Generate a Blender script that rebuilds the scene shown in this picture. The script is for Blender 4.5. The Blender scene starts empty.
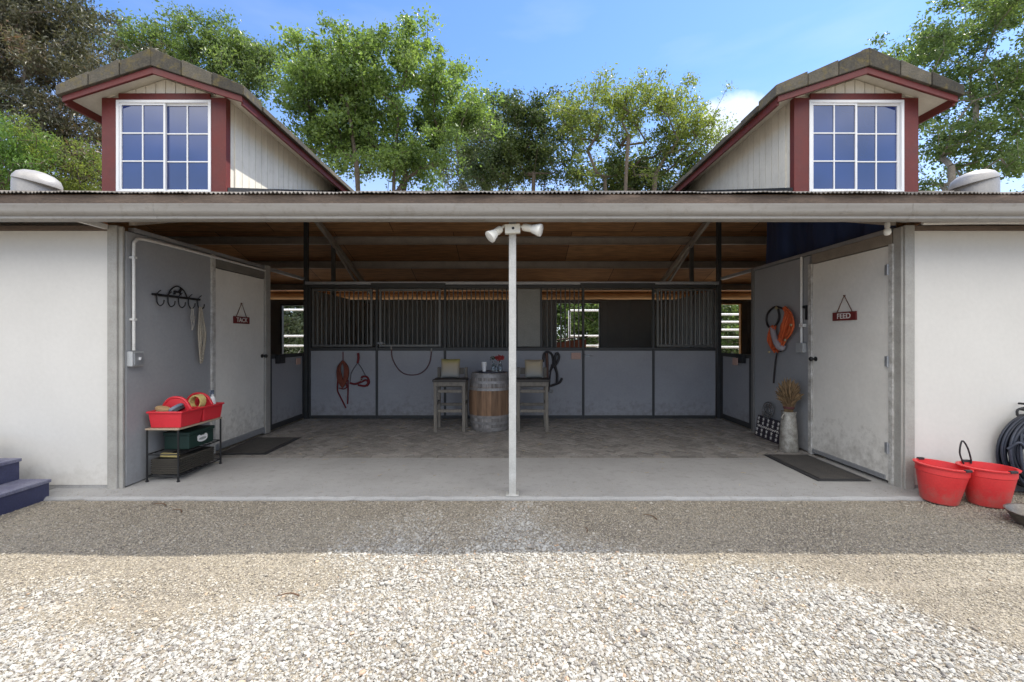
import bpy, bmesh, math, random
import numpy as np
from mathutils import Vector, Matrix, Euler
random.seed(7); rng = np.random.default_rng(11)
R = math.radians
scn = bpy.context.scene
C = scn.collection

# ---------------------------------------------------------------- camera, sky, sun, exposure
F = 445.0; EYE = 1.43; CX = 512.5; CY = 338.0
cam = bpy.data.cameras.new('camera'); camo = bpy.data.objects.new('camera', cam); C.objects.link(camo)
cam.sensor_width = 36; cam.lens = F / 1024 * 36
camo.location = (0, 0, EYE); camo.rotation_euler = (R(90), 0, 0)
cam.shift_x = -0.5 / 1024; cam.shift_y = -3.0 / 1024
cam.clip_start = 0.05; cam.clip_end = 2000
scn.camera = camo

SUN = Vector((0.54, 0.305, 1.0)).normalized()
w = bpy.data.worlds.new('World'); scn.world = w; w.use_nodes = True
nt = w.node_tree; N = nt.nodes; L = nt.links; N.clear()
out = N.new('ShaderNodeOutputWorld'); bg = N.new('ShaderNodeBackground'); sky = N.new('ShaderNodeTexSky')
sky.sky_type = 'NISHITA'; sky.sun_disc = False
sky.sun_elevation = math.asin(SUN.z); sky.sun_rotation = math.atan2(SUN.x, SUN.y)
sky.altitude = 200; sky.air_density = 1.0; sky.dust_density = 0.25; sky.ozone_density = 5.0
bg.inputs['Strength'].default_value = 0.15
tc = N.new('ShaderNodeTexCoord')
cd = Vector((0.50, 1, 0.475)).normalized()
dot = N.new('ShaderNodeVectorMath'); dot.operation = 'DOT_PRODUCT'; dot.inputs[1].default_value = cd
L.new(tc.outputs['Generated'], dot.inputs[0])
mr = N.new('ShaderNodeMapRange'); mr.inputs['From Min'].default_value = 0.9962; mr.inputs['From Max'].default_value = 1.0006
mr.interpolation_type = 'SMOOTHSTEP'
L.new(dot.outputs['Value'], mr.inputs['Value'])
nz = N.new('ShaderNodeTexNoise'); nz.inputs['Scale'].default_value = 9; nz.inputs['Detail'].default_value = 7; nz.inputs['Roughness'].default_value = 0.6
L.new(tc.outputs['Generated'], nz.inputs['Vector'])
ad = N.new('ShaderNodeMath'); ad.operation = 'MULTIPLY_ADD'; ad.inputs[1].default_value = 0.8; ad.inputs[2].default_value = -0.72
L.new(mr.outputs['Result'], ad.inputs[0])
ad2 = N.new('ShaderNodeMath'); ad2.operation = 'ADD'; L.new(ad.outputs[0], ad2.inputs[0]); L.new(nz.outputs['Fac'], ad2.inputs[1])
mr2 = N.new('ShaderNodeMapRange'); mr2.inputs['From Min'].default_value = 0.1; mr2.inputs['From Max'].default_value = 0.34; mr2.inputs['To Max'].default_value = 0.75
L.new(ad2.outputs[0], mr2.inputs['Value'])
# faint high haze wisps
nz2 = N.new('ShaderNodeTexNoise'); nz2.inputs['Scale'].default_value = 2.4; nz2.inputs['Detail'].default_value = 6
mp = N.new('ShaderNodeMapping'); mp.inputs['Scale'].default_value = (1, 1, 4); L.new(tc.outputs['Generated'], mp.inputs['Vector']); L.new(mp.outputs[0], nz2.inputs['Vector'])
mr3 = N.new('ShaderNodeMapRange'); mr3.inputs['From Min'].default_value = 0.5; mr3.inputs['From Max'].default_value = 0.85; mr3.inputs['To Max'].default_value = 0.22
L.new(nz2.outputs['Fac'], mr3.inputs['Value'])
mx0 = N.new('ShaderNodeMath'); mx0.operation = 'MAXIMUM'; L.new(mr2.outputs[0], mx0.inputs[0]); L.new(mr3.outputs[0], mx0.inputs[1])
mix = N.new('ShaderNodeMix'); mix.data_type = 'RGBA'
mix.inputs['B'].default_value = (4.0, 4.2, 4.5, 1)
L.new(mx0.outputs[0], mix.inputs['Factor']); tint = N.new('ShaderNodeVectorMath'); tint.operation = 'MULTIPLY'; tint.inputs[1].default_value = (0.74, 0.83, 0.97)
L.new(sky.outputs[0], tint.inputs[0]); L.new(tint.outputs[0], mix.inputs['A'])
# bright cloud bank added out of view behind the camera as neutral fill light
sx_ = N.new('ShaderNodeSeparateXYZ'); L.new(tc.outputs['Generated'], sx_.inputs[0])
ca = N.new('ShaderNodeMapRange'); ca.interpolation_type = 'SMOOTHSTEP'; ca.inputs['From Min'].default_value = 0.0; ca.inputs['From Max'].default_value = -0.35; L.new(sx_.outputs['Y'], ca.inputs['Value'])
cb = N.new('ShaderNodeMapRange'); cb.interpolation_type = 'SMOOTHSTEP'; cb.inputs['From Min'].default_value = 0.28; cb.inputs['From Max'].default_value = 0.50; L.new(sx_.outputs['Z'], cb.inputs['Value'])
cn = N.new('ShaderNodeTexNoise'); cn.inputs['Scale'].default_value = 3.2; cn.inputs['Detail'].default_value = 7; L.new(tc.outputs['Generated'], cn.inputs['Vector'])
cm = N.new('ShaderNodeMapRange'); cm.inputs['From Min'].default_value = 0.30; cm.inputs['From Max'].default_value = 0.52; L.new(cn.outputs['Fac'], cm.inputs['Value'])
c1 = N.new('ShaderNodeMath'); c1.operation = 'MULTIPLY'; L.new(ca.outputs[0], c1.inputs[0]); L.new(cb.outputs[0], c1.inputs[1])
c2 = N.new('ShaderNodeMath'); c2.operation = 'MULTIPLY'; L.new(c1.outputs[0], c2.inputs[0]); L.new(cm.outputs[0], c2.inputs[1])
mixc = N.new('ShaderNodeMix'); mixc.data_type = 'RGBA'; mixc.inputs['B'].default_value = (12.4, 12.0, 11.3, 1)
hz_ = N.new('ShaderNodeMapRange'); hz_.interpolation_type = 'SMOOTHSTEP'; hz_.inputs['From Min'].default_value = 0.50; hz_.inputs['From Max'].default_value = 0.10; hz_.inputs['To Max'].default_value = 0.62; L.new(sx_.outputs['Z'], hz_.inputs['Value'])
mixh = N.new('ShaderNodeMix'); mixh.data_type = 'RGBA'; mixh.inputs['B'].default_value = (3.3, 3.55, 3.9, 1); L.new(hz_.outputs[0], mixh.inputs['Factor']); L.new(mix.outputs['Result'], mixh.inputs['A'])
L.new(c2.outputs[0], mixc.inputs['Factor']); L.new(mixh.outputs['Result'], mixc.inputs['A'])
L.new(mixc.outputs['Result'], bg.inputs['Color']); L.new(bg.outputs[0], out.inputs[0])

sl = bpy.data.lights.new('sun', 'SUN'); sl.energy = 3.4; sl.angle = R(0.55); sl.color = (1, 0.95, 0.86)
so = bpy.data.objects.new('sun', sl); C.objects.link(so)
so.rotation_euler = SUN.to_track_quat('Z', 'Y').to_euler(); so.location = (6, 6, 20)
scn.view_settings.view_transform = 'Standard'; scn.view_settings.look = 'None'
scn.view_settings.exposure = 1.0; scn.view_settings.gamma = 1; scn.view_settings.use_curve_mapping = False
scn.cycles.max_bounces = 8; scn.cycles.diffuse_bounces = 5; scn.cycles.use_denoising = True
scn.cycles.sample_clamp_indirect = 6

# ---------------------------------------------------------------- materials
MATS = {}
def nodes_of(name):
    m = bpy.data.materials.new(name); m.use_nodes = True
    nt = m.node_tree; b = nt.nodes['Principled BSDF']
    return m, nt, nt.nodes, nt.links, b
def ramp(Nn, stops):
    r = Nn.new('ShaderNodeValToRGB')
    e = r.color_ramp.elements
    while len(e) < len(stops): e.new(0.5)
    for k, (p, c) in enumerate(stops):
        e[k].position = p; e[k].color = (*c, 1) if len(c) == 3 else c
    return r
def pm(name, c1, c2=None, scale=5, rough=0.6, metal=0, bump=0.0, bscale=80, stretch=None, detail=5, contrast=0.25, fine=0.10, isl=0.0, ior=1.5, dirt=None, dirt_z=None, dirt_amt=0.5):
    """procedural paint / wood / metal: broad mottling between two colours, fine grain, bump, optional per-piece tone and dirt patches"""
    if name in MATS: return MATS[name]
    m, nt, Nn, Ln, b = nodes_of(name)
    if c2 is None: c2 = tuple(x * 0.78 for x in c1)
    tc = Nn.new('ShaderNodeTexCoord'); src = tc.outputs['Object']
    if stretch:
        mp = Nn.new('ShaderNodeMapping'); mp.inputs['Scale'].default_value = stretch; Ln.new(src, mp.inputs['Vector']); srcs = mp.outputs[0]
    else: srcs = src
    n1 = Nn.new('ShaderNodeTexNoise'); n1.inputs['Scale'].default_value = scale; n1.inputs['Detail'].default_value = detail; n1.inputs['Roughness'].default_value = 0.62
    Ln.new(srcs, n1.inputs['Vector'])
    r = ramp(Nn, [(0.5 - contrast, c2), (0.5 + contrast, c1)]); Ln.new(n1.outputs['Fac'], r.inputs[0])
    col = r.outputs[0]
    n2 = Nn.new('ShaderNodeTexNoise'); n2.inputs['Scale'].default_value = bscale; n2.inputs['Detail'].default_value = 4
    Ln.new(srcs, n2.inputs['Vector'])
    def mult(col, fac_socket, lo, hi, f0=0.3, f1=0.7):
        mr = Nn.new('ShaderNodeMapRange'); mr.inputs['From Min'].default_value = f0; mr.inputs['From Max'].default_value = f1
        mr.inputs['To Min'].default_value = lo; mr.inputs['To Max'].default_value = hi; Ln.new(fac_socket, mr.inputs['Value'])
        vm = Nn.new('ShaderNodeVectorMath'); vm.operation = 'SCALE'; Ln.new(col, vm.inputs[0]); Ln.new(mr.outputs[0], vm.inputs['Scale'])
        return vm.outputs[0]
    if fine: col = mult(col, n2.outputs['Fac'], 1 - fine, 1 + fine)
    if isl:
        g = Nn.new('ShaderNodeNewGeometry'); col = mult(col, g.outputs['Random Per Island'], 1 - isl, 1 + isl, 0, 1)
    if dirt:
        n3 = Nn.new('ShaderNodeTexNoise'); n3.inputs['Scale'].default_value = 11; n3.inputs['Detail'].default_value = 8; n3.inputs['Roughness'].default_value = 0.72
        Ln.new(src, n3.inputs['Vector'])
        fac = n3.outputs['Fac']
        if dirt_z is not None:
            sp = Nn.new('ShaderNodeSeparateXYZ'); Ln.new(src, sp.inputs[0])
            mz = Nn.new('ShaderNodeMapRange'); mz.inputs['From Min'].default_value = dirt_z[0]; mz.inputs['From Max'].default_value = dirt_z[1]
            mz.inputs['To Min'].default_value = 0.22; mz.inputs['To Max'].default_value = -0.12; Ln.new(sp.outputs['Z'], mz.inputs['Value'])
            a = Nn.new('ShaderNodeMath'); a.operation = 'ADD'; Ln.new(fac, a.inputs[0]); Ln.new(mz.outputs[0], a.inputs[1]); fac = a.outputs[0]
        md = Nn.new('ShaderNodeMapRange'); md.inputs['From Min'].default_value = 0.52; md.inputs['From Max'].default_value = 0.82; md.inputs['To Max'].default_value = dirt_amt
        Ln.new(fac, md.inputs['Value'])
        mx = Nn.new('ShaderNodeMix'); mx.data_type = 'RGBA'; mx.inputs['B'].default_value = (*dirt, 1)
        Ln.new(md.outputs[0], mx.inputs['Factor']); Ln.new(col, mx.inputs['A']); col = mx.outputs['Result']
    Ln.new(col, b.inputs['Base Color'])
    b.inputs['Metallic'].default_value = metal; b.inputs['IOR'].default_value = ior
    rr = Nn.new('ShaderNodeMapRange'); rr.inputs['To Min'].default_value = max(0.02, rough - 0.1); rr.inputs['To Max'].default_value = min(1, rough + 0.1)
    Ln.new(n1.outputs['Fac'], rr.inputs['Value']); Ln.new(rr.outputs[0], b.inputs['Roughness'])
    if bump:
        bp = Nn.new('ShaderNodeBump'); bp.inputs['Strength'].default_value = 1; bp.inputs['Distance'].default_value = bump
        Ln.new(n2.outputs['Fac'], bp.inputs['Height']); Ln.new(bp.outputs[0], b.inputs['Normal'])
    MATS[name] = m
    return m

white_wall = pm('white wall panel', (0.65, 0.63, 0.59), (0.595, 0.575, 0.535), scale=1.3, rough=0.65, bump=0.0008, bscale=25, fine=0.02, dirt=(0.36, 0.33, 0.28), dirt_z=(-0.02, 0.36), dirt_amt=0.42)
grey_wall = pm('grey wall panel', (0.33, 0.335, 0.345), (0.285, 0.29, 0.30), scale=1.6, rough=0.6, bump=0.0008, bscale=30, fine=0.04, dirt=(0.20, 0.19, 0.18), dirt_z=(-0.05, 0.5))
stall_board = pm('grey stall board', (0.345, 0.345, 0.36), (0.29, 0.29, 0.305), scale=2.0, rough=0.55, bump=0.0006, bscale=30, fine=0.04, dirt=(0.15, 0.135, 0.12), dirt_z=(-0.05, 0.55), dirt_amt=0.65)
door_white = pm('old white door paint', (0.78, 0.755, 0.70), (0.70, 0.675, 0.62), scale=2.5, rough=0.55, bump=0.0008, bscale=25, fine=0.03, dirt=(0.20, 0.17, 0.13), dirt_z=(0.0, 0.75))
galv = pm('galvanised steel', (0.46, 0.47, 0.48), (0.33, 0.34, 0.36), scale=9, rough=0.45, metal=0.55, bump=0.0003, bscale=60, fine=0.08)
post_steel = pm('grey post paint', (0.38, 0.365, 0.335), (0.29, 0.28, 0.255), scale=6, rough=0.55, metal=0.0, fine=0.08, dirt=(0.22, 0.18, 0.15))
jamb_worn = pm('worn white jamb', (0.62, 0.61, 0.58), (0.30, 0.28, 0.25), scale=14, rough=0.6, fine=0.1, contrast=0.18)
dark_steel = pm('dark stall steel', (0.060, 0.061, 0.060), (0.040, 0.040, 0.040), scale=6, rough=0.5, metal=0.3, fine=0.12)
bar_steel = pm('stall bar steel', (0.16, 0.158, 0.15), (0.11, 0.11, 0.105), scale=6, rough=0.45, metal=0.4, fine=0.12)
sheet_dark = pm('dark metal sheeting', (0.30, 0.295, 0.285), (0.21, 0.205, 0.195), scale=1.8, rough=0.5, metal=0.2, fine=0.06)
gutter_m = pm('gutter paint', (0.31, 0.295, 0.27), (0.23, 0.215, 0.195), scale=3, rough=0.45, fine=0.04, stretch=(0.4, 6, 6), dirt=(0.17, 0.145, 0.115), dirt_amt=0.8)
fascia_m = pm('weathered brown fascia', (0.18, 0.13, 0.10), (0.085, 0.065, 0.05), scale=5, rough=0.85, bump=0.002, bscale=60, stretch=(0.6, 4, 4), fine=0.2)
roofing = pm('grey roofing', (0.20, 0.18, 0.16), (0.09, 0.08, 0.07), scale=10, rough=0.9, bump=0.002, bscale=90, fine=0.25, dirt=(0.40, 0.39, 0.35))
tile_m = pm('mossy roof tile', (0.115, 0.10, 0.075), (0.05, 0.047, 0.038), scale=7, rough=0.9, bump=0.003, bscale=70, fine=0.25, isl=0.4, dirt=(0.20, 0.15, 0.03), dirt_amt=1.0)
red_trim = pm('barn red trim', (0.140, 0.016, 0.010), (0.092, 0.011, 0.008), scale=6, rough=0.55, fine=0.08, bump=0.0005, bscale=50, dirt=(0.15, 0.04, 0.035))
siding = pm('cream siding', (0.74, 0.70, 0.60), (0.62, 0.58, 0.49), scale=3, rough=0.7, fine=0.05, stretch=(3, 3, 0.6), bump=0.0008, bscale=40, dirt=(0.45, 0.40, 0.32))
vinyl = pm('white vinyl', (0.80, 0.80, 0.80), (0.76, 0.76, 0.76), rough=0.35, fine=0.02)
rope_tan = pm('tan rope', (0.44, 0.39, 0.31), (0.28, 0.245, 0.19), scale=60, rough=0.9, bump=0.003, bscale=150)
black_metal = pm('black metal', (0.022, 0.022, 0.024), (0.014, 0.014, 0.014), rough=0.45, metal=0.2, fine=0.1)
black_rubber = pm('black rubber', (0.032, 0.032, 0.035), (0.02, 0.02, 0.022), scale=20, rough=0.6, fine=0.15)
hose_m = pm('dark hose', (0.03, 0.036, 0.055), (0.018, 0.022, 0.034), scale=20, rough=0.4, fine=0.15, isl=0.35)
mat_rubber = pm('doormat rubber', (0.075, 0.068, 0.06), (0.045, 0.042, 0.04), scale=9, rough=0.95, bump=0.004, bscale=160, fine=0.3)
red_plastic = pm('red plastic', (0.74, 0.05, 0.05), (0.64, 0.04, 0.042), scale=5, rough=0.42, fine=0.05, dirt=(0.42, 0.17, 0.14), dirt_z=(0.0, 0.25), dirt_amt=0.7)
red_tote = pm('red tote plastic', (0.66, 0.03, 0.045), (0.58, 0.026, 0.036), scale=8, rough=0.4, fine=0.04)
blue_paint = pm('navy step paint', (0.040, 0.044, 0.100), (0.030, 0.034, 0.078), scale=8, rough=0.6, fine=0.15, dirt=(0.10, 0.10, 0.16))
tread_paint = pm('worn tread paint', (0.20, 0.20, 0.25), (0.09, 0.09, 0.16), scale=9, rough=0.8, fine=0.2)
grey_wood = pm('weathered grey wood', (0.235, 0.21, 0.175), (0.125, 0.11, 0.09), scale=14, rough=0.85, bump=0.002, bscale=90, stretch=(3, 3, 0.4), fine=0.15, isl=0.12)
dark_seat = pm('dark seat wood', (0.06, 0.052, 0.045), (0.035, 0.03, 0.027), scale=9, rough=0.6, fine=0.15)
red_strap = pm('red nylon strap', (0.20, 0.018, 0.022), (0.12, 0.012, 0.014), scale=40, rough=0.8, bump=0.001, bscale=200)
orange_rope = pm('orange red rope', (0.24, 0.075, 0.04), (0.15, 0.03, 0.022), scale=40, rough=0.9, bump=0.003, bscale=160)
orange_strap = pm('orange strap', (0.72, 0.14, 0.035), (0.50, 0.085, 0.025), scale=30, rough=0.75, bump=0.001, bscale=160)
black_strap = pm('black leather strap', (0.03, 0.025, 0.025), (0.02, 0.016, 0.016), scale=30, rough=0.5)
brown_strap = pm('brown leather strap', (0.14, 0.06, 0.035), (0.09, 0.035, 0.02), scale=30, rough=0.5)
fleece = pm('grey fleece', (0.40, 0.36, 0.38), (0.30, 0.27, 0.28), scale=40, rough=1.0, bump=0.006, bscale=120)
tarp_m = pm('dark blue tarp', (0.022, 0.042, 0.12), (0.014, 0.028, 0.08), scale=3, rough=0.5, bump=0.012, bscale=3, stretch=(1, 2.2, .5), fine=0.15)
burlap = pm('burlap pillow', (0.50, 0.43, 0.30), (0.42, 0.37, 0.28), scale=6, rough=0.95, bump=0.002, bscale=200, fine=0.15)
sign_red = pm('sign red', (0.17, 0.022, 0.022), (0.12, 0.016, 0.016), scale=12, rough=0.6)
letter_m = pm('sign lettering', (0.80, 0.77, 0.72), rough=0.6, fine=0.03)
pale_plastic = pm('aged pale plastic', (0.74, 0.71, 0.62), (0.66, 0.63, 0.54), scale=12, rough=0.4, fine=0.05)
lamp_glass = pm('lamp glass', (0.82, 0.81, 0.76), (0.74, 0.73, 0.68), rough=0.2, fine=0.02)
conduit_m = pm('white conduit', (0.74, 0.73, 0.70), (0.58, 0.57, 0.54), scale=9, rough=0.5, fine=0.06)
box_grey = pm('grey switch box', (0.48, 0.49, 0.49), (0.40, 0.41, 0.41), scale=12, rough=0.5, metal=0.3)
green_box = pm('green plastic box', (0.010, 0.034, 0.027), (0.007, 0.024, 0.019), rough=0.5)
basket_m = pm('dark woven basket', (0.060, 0.052, 0.040), (0.028, 0.025, 0.020), scale=50, rough=0.9, bump=0.006, bscale=90, stretch=(1, 1, 3))
shelf_wood = pm('pale shelf board', (0.42, 0.33, 0.24), (0.32, 0.25, 0.18), scale=9, rough=0.7, stretch=(6, 1, 6))
zinc = pm('aged zinc', (0.50, 0.48, 0.43), (0.24, 0.22, 0.19), scale=12, rough=0.55, metal=0.5, fine=0.15, contrast=0.16)
wheat_m = pm('dried wheat', (0.27, 0.18, 0.09), (0.15, 0.095, 0.05), scale=20, rough=0.9, isl=0.35)
pan_m = pm('dull metal pan', (0.24, 0.22, 0.19), (0.13, 0.11, 0.09), scale=14, rough=0.5, metal=0.6, fine=0.2)
white_metal = pm('white pipe paint', (0.80, 0.80, 0.80), (0.68, 0.68, 0.67), scale=7, rough=0.45, fine=0.05)
log_wood = pm('peeled log', (0.56, 0.34, 0.16), (0.40, 0.21, 0.09), scale=6, rough=0.7, stretch=(0.5, 5, 5), fine=0.12, bump=0.002)
rafter_m = pm('steel purlin paint', (0.48, 0.43, 0.37), (0.34, 0.30, 0.26), scale=5, rough=0.5, metal=0.25, fine=0.1)
timber_dark = pm('dark timber', (0.085, 0.05, 0.03), (0.05, 0.03, 0.02), scale=6, rough=0.8, stretch=(0.5, 4, 4))
card_pink = pm('faded card', (0.62, 0.40, 0.32), (0.50, 0.32, 0.26), scale=60, rough=0.8)
shed_red = pm('reddish brown boards', (0.25, 0.085, 0.05), (0.17, 0.055, 0.035), scale=5, rough=0.8, stretch=(6, 6, 0.6), isl=0.2)
bark = pm('bark', (0.16, 0.125, 0.095), (0.075, 0.06, 0.048), scale=10, rough=0.95, bump=0.02, bscale=25, stretch=(2, 2, 0.5), fine=0.2)
bark_pale = pm('pale bark', (0.27, 0.24, 0.20), (0.14, 0.12, 0.10), scale=6, rough=0.9, bump=0.015, bscale=25, fine=0.2)
concrete = pm('concrete', (0.355, 0.35, 0.34), (0.285, 0.28, 0.27), scale=1.8, rough=0.85, bump=0.001, bscale=90, fine=0.08, dirt=(0.17, 0.16, 0.145), dirt_amt=0.75)
paver_m = pm('paver brick', (0.30, 0.28, 0.255), (0.17, 0.16, 0.148), scale=1.6, rough=0.9, bump=0.002, bscale=90, fine=0.16, isl=0.22, dirt=(0.37, 0.345, 0.31), dirt_amt=0.8)
stall_dirt = pm('stall bedding', (0.55, 0.46, 0.33), (0.44, 0.36, 0.25), scale=4, rough=1, bump=0.02, bscale=30, fine=0.2)
brush_wood = pm('brush wood', (0.46, 0.30, 0.15), rough=0.6); bristle = pm('bristles', (0.62, 0.52, 0.33), (0.5, 0.4, 0.25), scale=90, rough=0.95, bump=0.004, bscale=200)
blue_grey = pm('blue grey plastic', (0.15, 0.18, 0.24), rough=0.5); white_plastic = pm('white plastic', (0.82, 0.82, 0.82), rough=0.35, fine=0.02)
yellow_rope = pm('yellow twine', (0.62, 0.50, 0.20), (0.45, 0.34, 0.12), scale=60, rough=0.9, bump=0.003, bscale=150)
petal = pm('red petals', (0.45, 0.06, 0.055), (0.30, 0.03, 0.03), rough=0.8); sprig = pm('green sprig', (0.05, 0.09, 0.035), rough=0.8)

def simple_glass(name, tint, rough=0.03, ior=1.5, trans=1.0):
    m, nt, Nn, Ln, b = nodes_of(name)
    b.inputs['Base Color'].default_value = (*tint, 1); b.inputs['Roughness'].default_value = rough
    b.inputs['IOR'].default_value = ior; b.inputs['Transmission Weight'].default_value = trans
    return m
bottle_glass = simple_glass('clear bottle glass', (0.85, 0.9, 0.9), 0.05)
def pane_mat():
    m, nt, Nn, Ln, b = nodes_of('dormer pane')
    tc = Nn.new('ShaderNodeTexCoord'); n = Nn.new('ShaderNodeTexNoise'); n.inputs['Scale'].default_value = 1.4; n.inputs['Detail'].default_value = 2
    Ln.new(tc.outputs['Object'], n.inputs['Vector'])
    r = ramp(Nn, [(0.3, (0.010, 0.026, 0.11)), (0.7, (0.024, 0.05, 0.19))]); Ln.new(n.outputs['Fac'], r.inputs[0]); Ln.new(r.outputs[0], b.inputs['Base Color'])
    b.inputs['Roughness'].default_value = 0.03; b.inputs['IOR'].default_value = 2.1
    bp = Nn.new('ShaderNodeBump'); bp.inputs['Distance'].default_value = 0.004; Ln.new(n.outputs['Fac'], bp.inputs['Height']); Ln.new(bp.outputs[0], b.inputs['Normal'])
    return m
pane_m = pane_mat()

def ceiling_mat():
    m, nt, Nn, Ln, b = nodes_of('plywood ceiling')
    tc = Nn.new('ShaderNodeTexCoord')
    br = Nn.new('ShaderNodeTexBrick'); br.inputs['Scale'].default_value = 1.0
    br.inputs['Brick Width'].default_value = 2.44; br.inputs['Row Height'].default_value = 1.22; br.inputs['Mortar Size'].default_value = 0.006
    br.inputs['Color1'].default_value = (0.60, 0.32, 0.15, 1); br.inputs['Color2'].default_value = (0.38, 0.19, 0.09, 1); br.inputs['Mortar'].default_value = (0.05, 0.03, 0.02, 1)
    Ln.new(tc.outputs['Object'], br.inputs['Vector'])
    mp = Nn.new('ShaderNodeMapping'); mp.inputs['Scale'].default_value = (1, 8, 8); Ln.new(tc.outputs['Object'], mp.inputs['Vector'])
    n = Nn.new('ShaderNodeTexNoise'); n.inputs['Scale'].default_value = 3; n.inputs['Detail'].default_value = 7; Ln.new(mp.outputs[0], n.inputs['Vector'])
    mr = Nn.new('ShaderNodeMapRange'); mr.inputs['From Min'].default_value = 0.3; mr.inputs['From Max'].default_value = 0.7; mr.inputs['To Min'].default_value = 0.7; mr.inputs['To Max'].default_value = 1.25; Ln.new(n.outputs['Fac'], mr.inputs['Value'])
    v = Nn.new('ShaderNodeVectorMath'); v.operation = 'SCALE'; Ln.new(br.outputs['Color'], v.inputs[0]); Ln.new(mr.outputs[0], v.inputs['Scale'])
    Ln.new(v.outputs[0], b.inputs['Base Color']); b.inputs['Roughness'].default_value = 0.75
    return m
ceiling_m = ceiling_mat()

def barrel_mat():
    m, nt, Nn, Ln, b = nodes_of('barrel staves')
    g = Nn.new('ShaderNodeNewGeometry'); tc = Nn.new('ShaderNodeTexCoord')
    mp = Nn.new('ShaderNodeMapping'); mp.inputs['Scale'].default_value = (14, 14, 1.5); Ln.new(tc.outputs['Object'], mp.inputs['Vector'])
    n = Nn.new('ShaderNodeTexNoise'); n.inputs['Scale'].default_value = 2; n.inputs['Detail'].default_value = 6; Ln.new(mp.outputs[0], n.inputs['Vector'])
    r1 = ramp(Nn, [(0.25, (0.12, 0.065, 0.036)), (0.75, (0.28, 0.165, 0.092))]); Ln.new(n.outputs['Fac'], r1.inputs[0])
    r2 = ramp(Nn, [(0.25, (0.13, 0.115, 0.105)), (0.75, (0.33, 0.31, 0.295))]); Ln.new(n.outputs['Fac'], r2.inputs[0])
    # upper and lower thirds are weathered grey, the belly keeps its brown wood
    sp = Nn.new('ShaderNodeSeparateXYZ'); Ln.new(tc.outputs['Object'], sp.inputs[0])
    a = Nn.new('ShaderNodeMath'); a.operation = 'SUBTRACT'; a.inputs[1].default_value = 0.45; Ln.new(sp.outputs['Z'], a.inputs[0])
    ab = Nn.new('ShaderNodeMath'); ab.operation = 'ABSOLUTE'; Ln.new(a.outputs[0], ab.inputs[0])
    mr = Nn.new('ShaderNodeMapRange'); mr.inputs['From Min'].default_value = 0.18; mr.inputs['From Max'].default_value = 0.25; Ln.new(ab.outputs[0], mr.inputs['Value'])
    mx = Nn.new('ShaderNodeMix'); mx.data_type = 'RGBA'; Ln.new(mr.outputs[0], mx.inputs['Factor']); Ln.new(r1.outputs[0], mx.inputs['A']); Ln.new(r2.outputs[0], mx.inputs['B'])
    mi = Nn.new('ShaderNodeMapRange'); mi.inputs['To Min'].default_value = 0.75; mi.inputs['To Max'].default_value = 1.3; Ln.new(g.outputs['Random Per Island'], mi.inputs['Value'])
    v = Nn.new('ShaderNodeVectorMath'); v.operation = 'SCALE'; Ln.new(mx.outputs['Result'], v.inputs[0]); Ln.new(mi.outputs[0], v.inputs['Scale'])
    Ln.new(v.outputs[0], b.inputs['Base Color']); b.inputs['Roughness'].default_value = 0.75
    return m
barrel_m = barrel_mat()

def leaf_mat(name, cols, big=0.35, trans=0.52):
    """per-leaf tone plus broad colour drift through the crown"""
    m = bpy.data.materials.new(name); m.use_nodes = True
    nt = m.node_tree; Nn = nt.nodes; Ln = nt.links; Nn.clear()
    o = Nn.new('ShaderNodeOutputMaterial'); g = Nn.new('ShaderNodeNewGeometry'); tc = Nn.new('ShaderNodeTexCoord')
    n = Nn.new('ShaderNodeTexNoise'); n.inputs['Scale'].default_value = big; n.inputs['Detail'].default_value = 3; Ln.new(tc.outputs['Object'], n.inputs['Vector'])
    m1 = Nn.new('ShaderNodeMath'); m1.operation = 'MULTIPLY_ADD'; m1.inputs[1].default_value = 0.5; Ln.new(g.outputs['Random Per Island'], m1.inputs[0])
    m2 = Nn.new('ShaderNodeMath'); m2.operation = 'MULTIPLY_ADD'; m2.inputs[1].default_value = 1.6; m2.inputs[2].default_value = -0.55; Ln.new(n.outputs['Fac'], m2.inputs[0]); Ln.new(m2.outputs[0], m1.inputs[2])
    k = len(cols); r = ramp(Nn, [(i / (k - 1), c) for i, c in enumerate(cols)]); Ln.new(m1.outputs[0], r.inputs[0])
    d = Nn.new('ShaderNodeBsdfPrincipled'); d.inputs['Roughness'].default_value = 0.38; Ln.new(r.outputs[0], d.inputs['Base Color'])
    t = Nn.new('ShaderNodeBsdfTranslucent')
    v = Nn.new('ShaderNodeVectorMath'); v.operation = 'MULTIPLY'; v.inputs[1].default_value = (1.6, 1.6, 0.9); Ln.new(r.outputs[0], v.inputs[0]); Ln.new(v.outputs[0], t.inputs['Color'])
    mx = Nn.new('ShaderNodeMixShader'); mx.inputs[0].default_value = trans; Ln.new(d.outputs[0], mx.inputs[1]); Ln.new(t.outputs[0], mx.inputs[2]); Ln.new(mx.outputs[0], o.inputs[0])
    return m

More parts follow.
